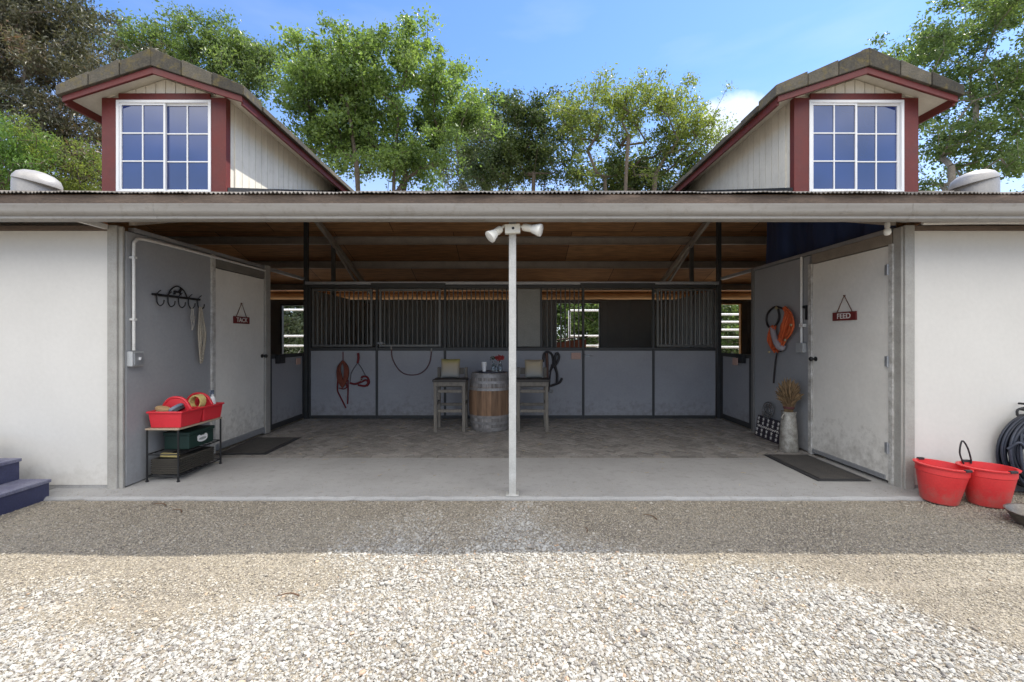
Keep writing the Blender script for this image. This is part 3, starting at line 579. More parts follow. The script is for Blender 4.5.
# aisle side walls, left then right
def sidewall(s):
    X = s * XW
    def seg(y0, y1, z0, z1, name, mat, t=0.05, proud=0.0, parent=barn, bevel=0.003):
        g = MB(); g.box(X - s * proud, X + s * t, y0, y1, z0, z1); return g.build(name, mat, parent, bevel=bevel)
    if s < 0:
        seg(4.262, 5.45, 0.01, 2.455, 'side_wall', grey_wall)
        seg(5.45, 5.515, 0, 2.46, 'door_jamb', jamb_worn, proud=0.022, t=0.06)
        hd = seg(5.515, 6.625, 2.31, 2.455, 'door_header', pm('grey brown header', (0.20, 0.185, 0.165), (0.14, 0.13, 0.115), scale=6, rough=0.7), proud=0.012)
        dr = seg(5.525, 6.615, 0.025, 2.30, 'door', door_white, proud=0.004, t=0.045)
        g = MB(); g.box(X - s * 0.006, X - s * 0.020, 5.53, 6.61, 0.03, 0.11); g.build('kick_strip', galv, dr, bevel=0.002)
        g = MB(); M = Matrix.Rotation(R(90), 3, 'Y'); g.lathe([(0.028, 0.0), (0.028, 0.008), (0.011, 0.012), (0.011, 0.04), (0.026, 0.05), (0.029, 0.065), (0.02, 0.078)], (X - s * 0.004, 6.56, 1.165), 14, M=M)
        g.build('knob', black_metal, dr, smooth=40)
        seg(6.625, 6.75, 0, 2.52, 'door_post', post_steel, proud=0.03, t=0.07)
        dy0, dy1 = 6.755, 7.88
    else:
        hd = seg(4.335, 5.49, 2.345, 2.46, 'door_header', pm('tan header', (0.30, 0.26, 0.21), (0.2, 0.17, 0.14), scale=6, rough=0.7), proud=0.012)
        seg(4.31, 4.36, 0, 2.345, 'door_jamb', jamb_worn, proud=0.02, t=0.06)
        dr = seg(4.365, 5.475, 0.025, 2.335, 'door', door_white, proud=0.004, t=0.045)
        for z in (0.3, 1.15, 2.05):
            g = MB(); g.box(X - s * 0.004, X - s * 0.022, 4.345, 4.40, z, z + 0.1); g.tube([(X - s * 0.024, 4.362, z - .005), (X - s * 0.024, 4.362, z + 0.105)], 0.008, 8); g.build('hinge', galv, dr)
        g = MB(); g.box(X - s * 0.005, X - s * 0.018, 4.405, 5.47, 0.03, 0.075); g.build('kick_strip', galv, dr, bevel=0.002)
        g = MB(); M = Matrix.Rotation(R(-90), 3, 'Y'); g.lathe([(0.028, 0.0), (0.028, 0.008), (0.011, 0.012), (0.011, 0.04), (0.026, 0.05), (0.029, 0.065), (0.02, 0.078)], (X - s * 0.004, 5.42, 1.175), 14, M=M)
        g.build('knob', black_metal, dr, smooth=40)
        seg(5.48, 5.545, 0, 2.345, 'door_jamb', jamb_worn, proud=0.02, t=0.06)
        seg(5.545, 6.80, 0.01, 2.455, 'side_wall', grey_wall)
        seg(6.80, 6.865, 0, 2.50, 'door_post', pm('brown grey post', (0.19, 0.185, 0.175), rough=0.6), proud=0.02, t=0.06)
        dy0, dy1 = 6.87, 7.88
    # galvanised rail along the top
    g = MB(); g.box(X - s * 0.012, X + s * 0.055, 4.345, YS, 2.462, 2.505); g.build('wall_rail', galv, barn, bevel=0.003)
    # half-height dutch door of the corner stall
    d = MB(); t0, t1 = X + s * 0.045, X - s * 0.012
    d.box(t0, t1, dy0 + .01, dy0 + .07, 0.02, 1.17); d.box(t0, t1, dy1 - .06, dy1, 0.02, 1.17); d.box(t0, t1, dy0 + .07, dy1 - .06, 0.02, 0.10); d.box(t0, t1, dy0 + .07, dy1 - .06, 1.11, 1.17)
    dd = d.build('dutch_door', dark_steel, barn, bevel=0.004)
    g = MB(); g.box(X + s * 0.035, X - s * 0.002, dy0 + .072, dy1 - .062, 0.102, 1.108); g.build('lower_board', stall_board, dd)
    g = MB(); yy = dy0 + 0.16; g.box(X - s * 0.013, X - s * 0.07, yy, yy + 0.2, 1.03, 1.17); g.box(X - s * 0.071, X - s * 0.078, yy + .02, yy + 0.18, 1.05, 1.14)
    g.build('latch_box', black_metal, dd, bevel=0.006)
sidewall(-1); sidewall(1)

# stall front: six bays between X = -3.67 and 3.67
def bay(x0, x1, name, bars=None, frame=False, solid=None, wide=False, bar_x=None, open_top=False):
    yf = YS
    f = MB(); t = 0.028
    f.box(x0, x0 + .04, yf - t, yf + t, 0.0, 2.375); f.box(x0 + .042, x1 - .002, yf - t, yf + t, 1.205, 1.262); f.box(x0 + .042, x1 - .002, yf - t, yf + t, 0.0, 0.055)
    f.box(x0 + .042, x1 - .002, yf - t, yf + t, 2.315, 2.372)
    p = f.build(name, dark_steel, barn, bevel=0.004)
    b = MB(); b.box(x0 + .043, x1 - .003, yf - .018, yf + .018, 0.057, 1.203); b.build('lower_board', stall_board, p)
    if frame:
        f = MB(); a0, a1, z0, z1 = x0 + .07, x1 - .05, 1.275, 2.30; yy = yf - .032
        f.box(a0, a0 + .04, yy - .02, yy + .02, z0, z1); f.box(a1 - .04, a1, yy - .02, yy + .02, z0, z1); f.box(a0 + .04, a1 - .04, yy - .02, yy + .02, z0, z0 + .04); f.box(a0 + .04, a1 - .04, yy - .02, yy + .02, z1 - .04, z1)
        f.build('grille_frame', bar_steel, p, bevel=0.004)
        bx0, bx1 = a0 + .05, a1 - .05; yb = yy
        bz0, bz1 = z0 + 0.03, z1 - .03
    else:
        bx0, bx1 = (bar_x or (x0 + .05, x1 - .02)); yb = yf; bz0, bz1 = 1.25, 2.33
    if bars:
        m = MB(); r = 0.021 if wide else 0.0115
        for k in range(bars):
            x = bx0 + (bx1 - bx0) * (k + .5) / bars
            m.tube([(x, yb, bz0), (x, yb, bz1)], r, 8)
        m.build('bar_grille', bar_steel, p, smooth=40)
    if solid:
        m = MB(); m.box(solid[0], solid[1], yf - .012, yf + .012, 1.28, 2.30); m.build('upper_board', pm('olive grey board', (0.26, 0.26, 0.235), (0.22, 0.22, 0.2), rough=0.6), p, bevel=0.003)
        m = MB()
        for xx in (solid[0] - .035, solid[1] + .003): m.box(xx, xx + .032, yf - .02, yf + .02, 1.262, 2.315)
        m.build('board_frame', dark_steel, p)
    return p
bx = lambda px: (px - CX) * YS / F
b1 = bay(bx(309), bx(376), 'stall_panel', bars=12, frame=True, wide=False)
b2 = bay(bx(376), bx(444), 'stall_door', bars=12, frame=True)
b3 = bay(bx(444), bx(510), 'stall_panel', bars=14)
b4 = bay(bx(510), bx(582), 'stall_panel', bars=8, bar_x=(bx(545), bx(581)), solid=(bx(517.5), bx(540)))
b5 = bay(bx(582), bx(652), 'stall_door', open_top=True)
b6 = bay(bx(652), bx(715), 'stall_panel', bars=12, frame=True, wide=True)
for p_, px_ in ((b2, 380.5), (b5, 586.5)):
    g = MB(); X_ = bx(px_); g.box(X_ - .03, X_ + .05, YS - .046, YS - .029, 1.32 if p_ is b2 else 1.10, 1.36 if p_ is b2 else 1.14); g.tube([(X_ - .05, YS - .05, 1.34 if p_ is b2 else 1.12), (X_ + .09, YS - .05, 1.34 if p_ is b2 else 1.12)], .008, 8); g.build('latch', galv, p_, bevel=.002)
g = MB(); g.box(bx(306), bx(718), YS - .045, YS + .04, 2.378, 2.43); g.build('track_rail', galv, barn, bevel=0.004)
g = MB()
for (xa, xb) in ((bx(372), bx(446)), (bx(580), bx(654))): MB().box(xa, xb, YS - .075, YS - .047, 2.335, 2.40).build('door_track', dark_steel, barn, bevel=0.003)
# partitions and back wall
g = MB()
def ribbed(g, axis, c, a0, a1, z0, z1, rib=0.30, s=1):
    if axis == 'x':
        g.box(c - .015, c + .015, a0, a1, z0, z1); y = a0 + .1
        while y < a1 - .05: g.box(c - .03, c + .03, y, y + .035, z0, z1); y += rib
    else:
        g.box(a0, a1, c - .015, c + .015, z0, z1); x = a0 + .1
        while x < a1 - .05: g.box(x, x + .035, c - .03, c + .03, z0, z1); x += rib
for x in (-3.67, 0.0, 3.67):
    g = MB(); ribbed(g, 'x', x, YS + .05, YB - .02, 0.02, 2.30); g.build('stall_partition', sheet_dark, barn)
for s in (-1, 1):
    g = MB(); g.box(s * 3.78, s * 8.05, 6.70, 6.76, 0, 2.455); g.build('room_wall', sheet_dark, barn)
    g = MB(); g.prism([(YF + .07, 0), (YB, 0), (YB, rz(YB) - .05), (RY, rz(RY) - .05), (YF + .07, rz(YF) - .05)], 'x', s * 8.05, s * 8.10); g.build('end_wall', white_wall, barn)
WIN = ((-6.03, -5.05, .02, 2.31), (1.12, 2.29, .02, 2.37), (4.70, 5.97, .02, 2.34))
g = MB(); xs = [-8.05]
for (a, b, z0, z1) in WIN: xs += [a, b]
xs.append(8.05)
for i in range(0, len(xs), 2): g.box(xs[i], xs[i + 1], YB, YB + .05, 0.0, 2.435)
for (a, b, z0, z1) in WIN:
    g.box(a, b, YB, YB + .05, 0.0, z0)
    g.box(a, b, YB, YB + .05, z1, 2.435)
x = -7.9
while x < 7.9:
    if not any(a - .06 < x < b + .03 for (a, b, _, _) in WIN): g.box(x, x + .03, YB - .02, YB - .001, 0.0, 2.43)
    x += 0.61
bw = g.build('back_wall', sheet_dark, barn)
for i, (a, b, z0, z1) in enumerate(WIN):
    g = MB(); t = .035; g.box(a - .002, a + t, YB - .03, YB + .07, z0, z1); g.box(b - t, b + .002, YB - .03, YB + .07, z0, z1); g.box(a + t, b - t, YB - .03, YB + .07, z0 - .002, z0 + t); g.box(a + t, b - t, YB - .03, YB + .07, z1 - t, z1 + .002)
    g.build('window_frame', [dark_steel, bar_steel, log_wood][i], bw, bevel=0.003)
# peeled log that carries the rear eave
g = MB(); n = 40; g.tube([(-8 + 16 * k / n, YB + .50, 2.565 + random.uniform(-.006, .006)) for k in range(n + 1)], [0.088 + random.uniform(-.006, .004) for _ in range(n + 1)], 14)
g.build('eave_log', log_wood, barn, smooth=60)

# dormers
def dormer(s):
    cx = -3.665 if s < 0 else 3.615; hw = .628; yw = 4.70; yf = 4.52; hr = .94; yb = 9.0
    zp, ze = 4.19, 3.885          # underside of tiles at peak / eave
    sl = (zp - ze) / hr
    zr = lambda dx: zp - sl * abs(dx)
    # front wall behind the trim
    g = MB(); g.prism([(cx - hw, 2.945), (cx + hw, 2.945), (cx + hw, zr(hw) - .02), (cx, zp - .02), (cx - hw, zr(hw) - .02)], 'y', yw + .02, yw + .06)
    x = cx - hw
    while x < cx + hw - .02:      # gable boards above the header
        x2 = min(x + .105, cx + hw); xm = (x + x2) / 2
        g.prism([(x + .004, 4.0), (x2 - .004, 4.0), (x2 - .004, zr(x2 - cx) - .03), (x + .004, zr(x - cx) - .03)] if (x - cx) * (x2 - cx) > 0 else [(x + .004, 4.0), (x2 - .004, 4.0), (x2 - .004, zr(x2 - cx) - .03), (cx, zp - .03), (x + .004, zr(x - cx) - .03)], 'y', yw, yw + .019)
        x = x2
    d = g.build('dormer', siding, barn)
    # side walls of upright boards, feet on the roof slope
    for sd in (-1, 1):
        g = MB(); X = cx + sd * (hw - .02); zt = zr(hw) - .012
        yt = EY + (zt - EZ) / RP; yr = 2 * RY - yt; g.prism([(yw + .061, rz(yw + .061)), (yw + .061, zt), (yt, zt)], 'x', X - .02, X + .02); g.prism([(yr, zt), (8.84, zt), (8.84, rz(8.84))], 'x', X - .02, X + .02)
        y = yw + .15
        while y < 8.4:
            y2 = y + .128; zb = min(rz(y2), rz(y)) - .01
            if zt - zb > .02: g.box(X + sd * .021, X + sd * .034, y + .004, y2 - .004, zb, zt - .001)
            y = y2
        g.build('side_siding', siding, d)
        g = MB(); g.box(X + sd * .0, X + sd * .042, yw + .005, yw + .06, 2.95, zt); g.build('corner_trim', red_trim, d, bevel=0.003)
        g = MB(); g.box(min(cx + sd * (hw - .145), cx + sd * (hw + .026)), max(cx + sd * (hw - .145), cx + sd * (hw + .026)), yw - .022, yw + .004, 2.94, zr(hw) - .03); g.build('corner_board', red_trim, d, bevel=0.003)
        # flashing where the side meets the roof
        g = MB(); g.prism([(yw, rz(yw)), (yw, rz(yw) + .075), (7.7, rz(7.7) + .075), (7.7, rz(7.7))], 'x', X + sd * .036, X + sd * .055); g.build('flashing', dark_steel, d)
    g = MB(); g.box(cx - hw + .147, cx + hw - .147, yw - .02, yw + .0, 3.935, 4.005); g.build('header_trim', red_trim, d, bevel=0.003)
    # sliding window: frame, two sashes, three by two panes each
    a0, a1, z0, z1 = cx - .497, cx + .497, 2.95, 3.93; g = MB(); fr = .028
    g.box(a0, a0 + fr, yw - .03, yw + .02, z0, z1); g.box(a1 - fr, a1, yw - .03, yw + .02, z0, z1); g.box(a0 + fr, a1 - fr, yw - .03, yw + .02, z0, z0 + fr); g.box(a0 + fr, a1 - fr, yw - .03, yw + .02, z1 - fr, z1)
    for k, (s0, s1) in enumerate(((a0 + fr, cx + .012), (cx - .012, a1 - fr))):
        yy = yw - .012 if k == 0 else yw + .006; st = .02
        g.box(s0, s0 + st, yy - .007, yy + .007, z0 + fr, z1 - fr); g.box(s1 - st, s1, yy - .007, yy + .007, z0 + fr, z1 - fr)
        g.box(s0 + st, s1 - st, yy - .007, yy + .007, z0 + fr, z0 + fr + st); g.box(s0 + st, s1 - st, yy - .007, yy + .007, z1 - fr - st, z1 - fr)
        q0, q1, w0, w1 = s0 + st, s1 - st, z0 + fr + st, z1 - fr - st
        xm = (q0 + q1) / 2; g.box(xm - .006, xm + .006, yy - .005, yy + .004, w0, w1)
        for j in (1, 2):
            zz = w0 + (w1 - w0) * j / 3; g.box(q0, xm - .006, yy - .005, yy + .004, zz - .006, zz + .006); g.box(xm + .006, q1, yy - .005, yy + .004, zz - .006, zz + .006)
        g.box(q0, q1, yy + .0045, yy + .0068, w0, w1, m=1)
    g.build('window', [vinyl, pane_m], d)
    # roof: boards, red fascia and rake, thick tiles
    g = MB()
    for sd in (-1, 1):
        g.prism([(cx, zp - .014), (cx + sd * (hr - .03), zr(hr - .03) - .014), (cx + sd * (hr - .03), zr(hr - .03) - .001), (cx, zp - .001)], 'y', yf + .03, yb)
    g.build('soffit_board', siding, d)
    g = MB()
    for sd in (-1, 1):
        x1 = cx + sd * (hr - .025); zE = zr(hr - .025)
        g.prism([(cx, zp - .002), (x1, zE - .002), (x1, zE - .062), (cx, zp - .068)], 'y', yf + .004, yf + .03)
        g.box(x1 - sd * .0, x1 - sd * .026, yf + .031, yb, zE - .085, zE - .003)
    g.build('fascia', red_trim, d, bevel=0.002)
    g = MB()
    for sd in (-1, 1):
        nseg = 3
        for k in range(nseg):            # rake tiles, stepped and slightly askew
            u0, u1 = hr * k / nseg + (.004 if k else 0), hr * (k + 1) / nseg - (.004 if k < 2 else -.012)
            j = random.uniform(-.008, .008); th0, th1 = .185 - .024 * k, .150 - .024 * k
            x0_, x1_ = cx + sd * u0, cx + sd * u1
            g.prism([(x0_, zr(u0) + .002), (x1_, zr(u1) + .002), (x1_, zr(u1) + th1 + j), (x0_, zr(u0) + th0 + j)], 'y', yf - .018 - .004 * k, yf + .30)
        rows = 12
        for k in range(rows):            # tile courses running back to the ridge
            ya = yf + .30 + (yb - yf - .30) * k / rows; yb_ = yf + .30 + (yb - yf - .30) * (k + 1) / rows
            for q in range(4):
                u0, u1 = hr * q / 4, hr * (q + 1) / 4 + (.03 if q == 3 else .01); j = random.uniform(-.004, .008)
                g.prism([(cx + sd * u0, zr(u0) + .003), (cx + sd * u1, zr(u1) + .003), (cx + sd * u1, zr(u1) + .062 + j), (cx + sd * u0, zr(u0) + .092 + j)], 'y', ya, yb_ - .004)
    g.tube([(cx, yf + .02, zp + .13), (cx, yb, zp + .10)], .07, 8)
    g.build('tile_roof', tile_m, d, bevel=0.006)
    g = MB(); g.prism([(cx - hw, 3.71), (cx + hw, 3.71), (cx + hw, zr(hw) - .02), (cx, zp - .02), (cx - hw, zr(hw) - .02)], 'y', 8.85, 8.9); g.build('rear_gable', siding, d)
dormer(-1); dormer(1)

# ================================================================ THINGS ON THE BARN
# roof vents
vent_white = pm('vent metal', (0.42, 0.40, 0.38), (0.30, 0.29, 0.275), scale=6, rough=0.5, metal=0.3, dirt=(0.34, 0.31, 0.28))
def roof_vent(x, y, label, rotz):
    z = rz(y) - .035; t = thing('roof_vent', label, 'vent', (x, y, z), 'roof vents at the two ends')
    g = MB(); g.lathe([(.235, -.06), (.235, .18), (.225, .26)], (x, y, z), 28); g.build('vent_collar', vent_white, t, smooth=40)
    M = Matrix.Rotation(R(12), 3, 'Y') if rotz > 0 else Matrix.Rotation(R(-12), 3, 'Y')
    g = MB(); g.lathe([(.255, .20), (.268, .205), (.264, .245), (.23, .31), (.16, .355), (.07, .378), (.0, .382)], (x, y, z), 28, M=M); g.build('vent_hood', vent_white, t, smooth=40)
roof_vent(-6.98, 6.5, 'pale domed roof vent beside the left dormer', 1)
roof_vent(6.78, 6.5, 'grey domed roof vent beside the right dormer', -1)
# floodlight
t = thing('floodlight', 'pale twin-head floodlight at the top of the middle post', 'floodlight', (0, 3.99, 2.40))
g = MB(); g.obox((.0, 3.985, 2.405), (.137, .055, .082), (0, R(-3), 0)); g.lathe([(.012, -.004), (.012, .004)], (.005, 3.955, 2.407), 12, M=Matrix.Rotation(R(90), 3, 'X'), m=1)
g.build('junction_box', [pale_plastic, black_metal], t, bevel=0.006)
def head(a, b, tilt):
    a = Vector(a); b = Vector(b); ax = (b - a).normalized(); q = Vector((0, 0, 1)).rotation_difference(ax).to_matrix(); Ln_ = (b - a).length
    g = MB(); g.tube([a - ax * .05, a + ax * .02], .012, 8); g.lathe([(.030, .0), (.034, .02), (.034, Ln_ * .42), (.030, Ln_ * .45)], a, 18, M=q)
    h = g.build('lamp_head', pale_plastic, t, smooth=40)
    g = MB(); g.lathe([(.030, Ln_ * .44), (.038, Ln_ * .52), (.052, Ln_ * .80), (.057, Ln_ * .88), (.055, Ln_ * .97), (.040, Ln_), (.0, Ln_ * 1.015)], a, 20, M=q); g.build('bulb', lamp_glass, h, smooth=40)
head((-.105, 3.97, 2.405), (-.205, 3.92, 2.315), 0); head((.095, 3.97, 2.42), (.255, 3.91, 2.375), 0)
# tiny bulb under the eave at the right corner
t = thing('light_bulb', 'bare white bulb in a socket under the eave above the right-hand door', 'light bulb', (3.47, 4.12, 2.49))
g = MB(); g.lathe([(.018, 0.0), (.022, -.015), (.022, -.045)], (3.47, 4.12, 2.50), 12); g.build('socket', conduit_m, t, smooth=40)
g = MB(); g.lathe([(.016, -.046), (.03, -.075), (.032, -.095), (.02, -.118), (0, -.122)], (3.47, 4.12, 2.50), 14); g.build('bulb_glass', lamp_glass, t, smooth=50)
# conduits
t = thing('electrical_conduit', 'white conduit bending from a switch box up and along the left wall top', 'conduit', (-3.66, 4.34, 1.2))
g = MB(); g.tube(catmull([(-3.672, 4.315, 1.31), (-3.672, 4.315, 1.9), (-3.672, 4.315, 2.30), (-3.672, 4.335, 2.375), (-3.672, 4.42, 2.41), (-3.672, 4.8, 2.42), (-3.672, 5.4, 2.425), (-3.672, 6.6, 2.43)], 5), .014, 10)
for z in (1.6, 2.2): g.box(-3.698, -3.655, 4.295, 4.335, z, z + .02)
g.build('pipe', conduit_m, t, smooth=40)
g = MB(); g.box(-3.698, -3.64, 4.262, 4.40, 1.155, 1.30); b_ = g.build('switch_box', box_grey, t, bevel=0.006)
g = MB(); g.box(-3.639, -3.632, 4.28, 4.385, 1.17, 1.285); g.box(-3.632, -3.618, 4.325, 4.341, 1.215, 1.245, m=1); g.build('switch_plate', [galv, white_plastic], b_, bevel=0.002)
t = thing('electrical_conduit', 'white conduit dropping straight to a small box beside the right-hand door', 'conduit', (3.66, 5.66, 1.25))
g = MB(); g.tube([(3.674, 5.66, 1.36), (3.674, 5.66, 2.46)], .015, 10); g.box(3.655, 3.698, 5.60, 5.68, 1.57, 1.61); g.build('pipe', conduit_m, t, smooth=40)
g = MB(); g.box(3.645, 3.698, 5.59, 5.73, 1.245, 1.37); g.build('outlet_box', box_grey, t, bevel=0.006)
t = thing('gate_latch', 'small dark latch on the grey wall between conduit and right-hand door', 'latch', (3.68, 5.59, 1.75))
g = MB(); g.box(3.68, 3.698, 5.575, 5.60, 1.66, 1.84); g.lathe([(.018, 0), (.018, .03), (.0, .035)], (3.68, 5.588, 1.82), 10, M=Matrix.Rotation(R(-90), 3, 'Y')); g.build('latch_bar', black_metal, t)
t = tag(MB().tube(catmull([(3.84, 4.17, 2.505), (4.5, 4.17, 2.512), (5.6, 4.17, 2.506), (6.8, 4.17, 2.51), (8.0, 4.17, 2.508)], 4), .016, 8).build('electrical_conduit', conduit_m, smooth=40, loc=(3.84, 4.17, 2.5)), 'long white conduit running along the top of the right front wall', 'conduit')
# signs
def sign(txt, s, yc, label):
    X = s * (XW - .006); t = thing('door_sign', label, 'sign', (X, yc, 1.67), 'red name signs hung on the doors')
    xd = (0, 1, 0) if s < 0 else (0, -1, 0); n = Vector((-s, 0, 0))
    g = MB(); g.box(X - s * .004, X - s * .018, yc - .175, yc + .175, 1.625, 1.72); g.build('sign_board', sign_red, t, bevel=0.003)
    lettering(txt, .083, (X - s * .0185, yc, 1.672), xd, (0, 0, 1), .0015, 'lettering', letter_m, t, sx=1.12)
    g = MB(); g.tube([(X - s * .010, yc - .115, 1.715), (X - s * .012, yc, 1.90), (X - s * .010, yc + .115, 1.715)], .0045, 6); g.lathe([(.008, 0), (.008, .016)], (X - s * .002, yc, 1.90), 8, M=Matrix.Rotation(R(90 * -s), 3, 'Y')); g.build('hanging_cord', brown_strap, t)
sign('TACK', -1, 6.05, 'small red TACK sign hung by a cord on the white left-hand door')
sign('FEED', 1, 4.94, 'small red FEED sign hung by a cord on the white right-hand door')
# tarp above the right wall
g = MB(); ny, nz = 40, 14; vs = []; fs = []
for i in range(ny + 1):
    for j in range(nz + 1):
        y = 4.36 + (6.62 - 4.36) * i / ny; top = min(3.3, rz(y) - .24); z = 2.50 + (top - 2.50) * j / nz
        vs.append((3.775 + .03 * math.sin(y * 7 + z * 1.6) + .016 * math.sin(y * 17 - z * 2.5) + .004 * math.sin(z * 9 + y * 3), y, z))
k = len(vs); vs += [(v[0] + .004, v[1], v[2]) for v in vs]
for i in range(ny):
    for j in range(nz):
        a = i * (nz + 1) + j; b = a + nz + 1; fs += [(a, b, b + 1, a + 1), (a + k, a + 1 + k, b + 1 + k, b + k)]
g.add(vs, fs)
tag(g.build('tarp', tarp_m, smooth=80, loc=(3.775, 5.4, 2.5), fix=False), 'dark blue tarpaulin hanging in the gap above the right aisle wall', 'tarp')

# hook rack with ropes
t = thing('hook_rack', 'black iron hook rail with arched top on the left grey wall', 'hook rack', (-3.69, 4.9, 1.88))
X = -3.685; g = MB(); g.box(X - .006, X + .006, 4.56, 5.24, 1.868, 1.892)
for ye in (4.56, 5.24): g.lathe([(.0, -.012), (.016, 0), (.0, .012)], (X, ye, 1.88), 8)
g.tube(catmull([(X, 4.76, 1.89), (X, 4.81, 1.96), (X, 4.90, 2.0), (X, 4.99, 1.96), (X, 5.04, 1.89)], 5), .007, 6)
rack_bar = g.build('rail', black_metal, t, smooth=40)
g = MB()   # little running horse under the arch
hs = [(4.835, 1.905), (4.845, 1.925), (4.84, 1.945), (4.86, 1.95), (4.90, 1.945), (4.925, 1.965), (4.94, 1.985), (4.955, 1.975), (4.965, 1.96), (4.95, 1.955), (4.94, 1.93), (4.955, 1.905), (4.945, 1.903), (4.925, 1.925), (4.875, 1.925), (4.86, 1.905), (4.85, 1.905), (4.86, 1.93), (4.845, 1.93)]
g.prism(hs[:-2], 'x', X - .003, X + .004); g.build('horse_cutout', black_metal, t)
for k in range(5):
    y = 4.60 + .15 * k; g = MB()
    g.tube(catmull([(X + .006, y, 1.875), (X + .012, y, 1.80), (X + .04, y, 1.765), (X + .075, y, 1.785), (X + .085, y, 1.825)], 4), .0065, 6); g.tube(catmull([(X + .006, y, 1.885), (X + .03, y, 1.91), (X + .05, y, 1.925)], 3), .006, 6)
    g.build('hook', black_metal, t, smooth=40)
def rope_bundle(name, label, cat, mat, x, y, ztop, zbot, n, r, spread, group=None):
    g = MB()
    for k in range(n):
        u = (k - (n - 1) / 2) / max(1, n - 1); sp = spread * (0.5 + random.random() * .5); zb = zbot + random.uniform(0, .16)
        pts = [(x + random.uniform(-.01, .01), y + u * .02, ztop), (x + .008, y - sp * .5 + u * .03, ztop - .12), (x + random.uniform(0, .03), y - sp + u * .04, (ztop + zb) / 2), (x + .01, y - sp * .5, zb + .05), (x + .012, y + u * .03, zb), (x + .01, y + sp * .5, zb + .06), (x + random.uniform(0, .03), y + sp + u * .04, (ztop + zb) / 2 - .02), (x + .008, y + sp * .5, ztop - .12), (x + random.uniform(-.01, .01), y + u * .02 + .01, ztop)]
        g.tube(catmull(pts, 5), r, 7)
    return tag(g.build(name, mat, smooth=60, loc=(x, y, ztop)), label, cat, group)
rope_bundle('lead_rope', 'looped tan lead rope hanging from the last hook of the iron rail', 'rope', rope_tan, X + .05, 5.19, 1.79, 1.12, 5, .009, .055)
rope_bundle('chain_lead', 'thin pale strap hanging next to the thick tan rope on the iron rail', 'strap', pm('pale strap', (0.40, 0.37, 0.32), scale=40), X + .05, 5.05, 1.79, 1.45, 2, .005, .03)

# shelf rack with totes
t = thing('shelf_rack', 'low black wire shelf rack against the left grey wall', 'shelf', (-3.47, 4.73, 0))
x0, x1, y0, y1 = -3.63, -3.32, 4.42, 5.06
for (x, y) in ((x0, y0), (x1, y0), (x0, y1), (x1, y1)):
    g = MB(); g.tube([(x, y, .008), (x, y, .515)], .0095, 8); g.lathe([(.014, 0), (.014, .012)], (x, y, 0), 10); g.build('leg', black_metal, t, smooth=40)
for z in (.055, .27):
    g = MB(); g.tube([(x0, y0, z), (x1, y0, z), (x1, y1, z), (x0, y1, z)], .007, 6, closed=True)
    for k in range(1, 9): y = y0 + (y1 - y0) * k / 9; g.tube([(x0, y, z), (x1, y, z)], .0035, 6)
    g.build('wire_shelf', black_metal, t, smooth=40)
g = MB(); g.box(x0 - .012, x1 + .012, y0 - .012, y1 + .012, .515, .533); g.build('top_board', shelf_wood, t, bevel=0.003)
def tote(yc, label, loc=None):
    xc = -3.455; t = thing('tote', label, 'tote', (xc, yc, .534), 'red grooming totes on the shelf rack')
    hx, hy, h = .165, .155, .165; g = MB()
    def ring(sx, sy, z): return [(xc - sx, yc - sy, z), (xc + sx, yc - sy, z), (xc + sx, yc + sy, z), (xc - sx, yc + sy, z)]
    rings = [ring(hx - .016, hy - .014, .535), ring(hx, hy, .535 + h - .02), ring(hx + .014, hy + .012, .535 + h - .02), ring(hx + .014, hy + .012, .535 + h), ring(hx - .008, hy - .008, .535 + h), ring(hx - .035, hy - .03, .545)]
    vs = [p for r_ in rings for p in r_]; fs = [(0, 3, 2, 1)]
    for k in range(5): fs += [(k * 4 + i, k * 4 + (i + 1) % 4, k * 4 + 4 + (i + 1) % 4, k * 4 + 4 + i) for i in range(4)]
    fs.append((20, 21, 22, 23)); g.add(vs, fs); g.build('tub', red_tote, t, bevel=0.006)
    g = MB(); g.prism([(xc - .15, .56), (xc + .15, .56), (xc + .15, .70), (xc + .065, .80), (xc + .05, .805), (xc - .05, .805), (xc - .065, .80), (xc - .15, .70)], 'y', yc - .008, yc + .008)
    g.build('divider', red_tote, t, bevel=0.004)
    g = MB(); g.tube(catmull([(xc - .15, yc, .70), (xc - .10, yc, .78), (xc - .04, yc, .815), (xc + .04, yc, .815), (xc + .10, yc, .78), (xc + .15, yc, .70)], 4), .014, 8); g.build('handle', red_tote, t, smooth=40)
    return t
tote(4.575, 'red plastic tote with brushes at the near end of the shelf rack'); tote(4.90, 'red plastic tote with twine and spray bottle at the far end of the rack')
def brush(x, y, z, rz_, ry, label, m1, m2, sz=1):
    t = thing('grooming_brush', label, 'brush', (x, y, z), 'grooming tools in the totes')
    g = MB(); g.lathe([(.0, .0), (.045, 0), (.048, .012), (.04, .03), (.0, .034)], (x, y, z), 16, sx=1.6, sy=.8); g.build('brush_back', m1, t, smooth=50)
    g = MB(); g.lathe([(.040, -.03), (.042, -.001)], (x, y, z), 16, sx=1.6, sy=.8); g.build('bristles', m2, t)
    t.rotation_euler = (R(ry), R(ry * .6), rz_)
brush(-3.53, 4.50, .700, .3, 24, 'pale wooden brush lying across the near red tote', brush_wood, bristle)
brush(-3.40, 4.51, .715, 1.2, -35, 'blue grey brush propped in the near red tote', blue_grey, black_rubber)
brush(-3.58, 4.63, .715, 2.0, 28, 'dark brush at the wall side of the near red tote', black_rubber, bristle)
g = MB(); c0 = Vector((-3.40, 4.80, .74))
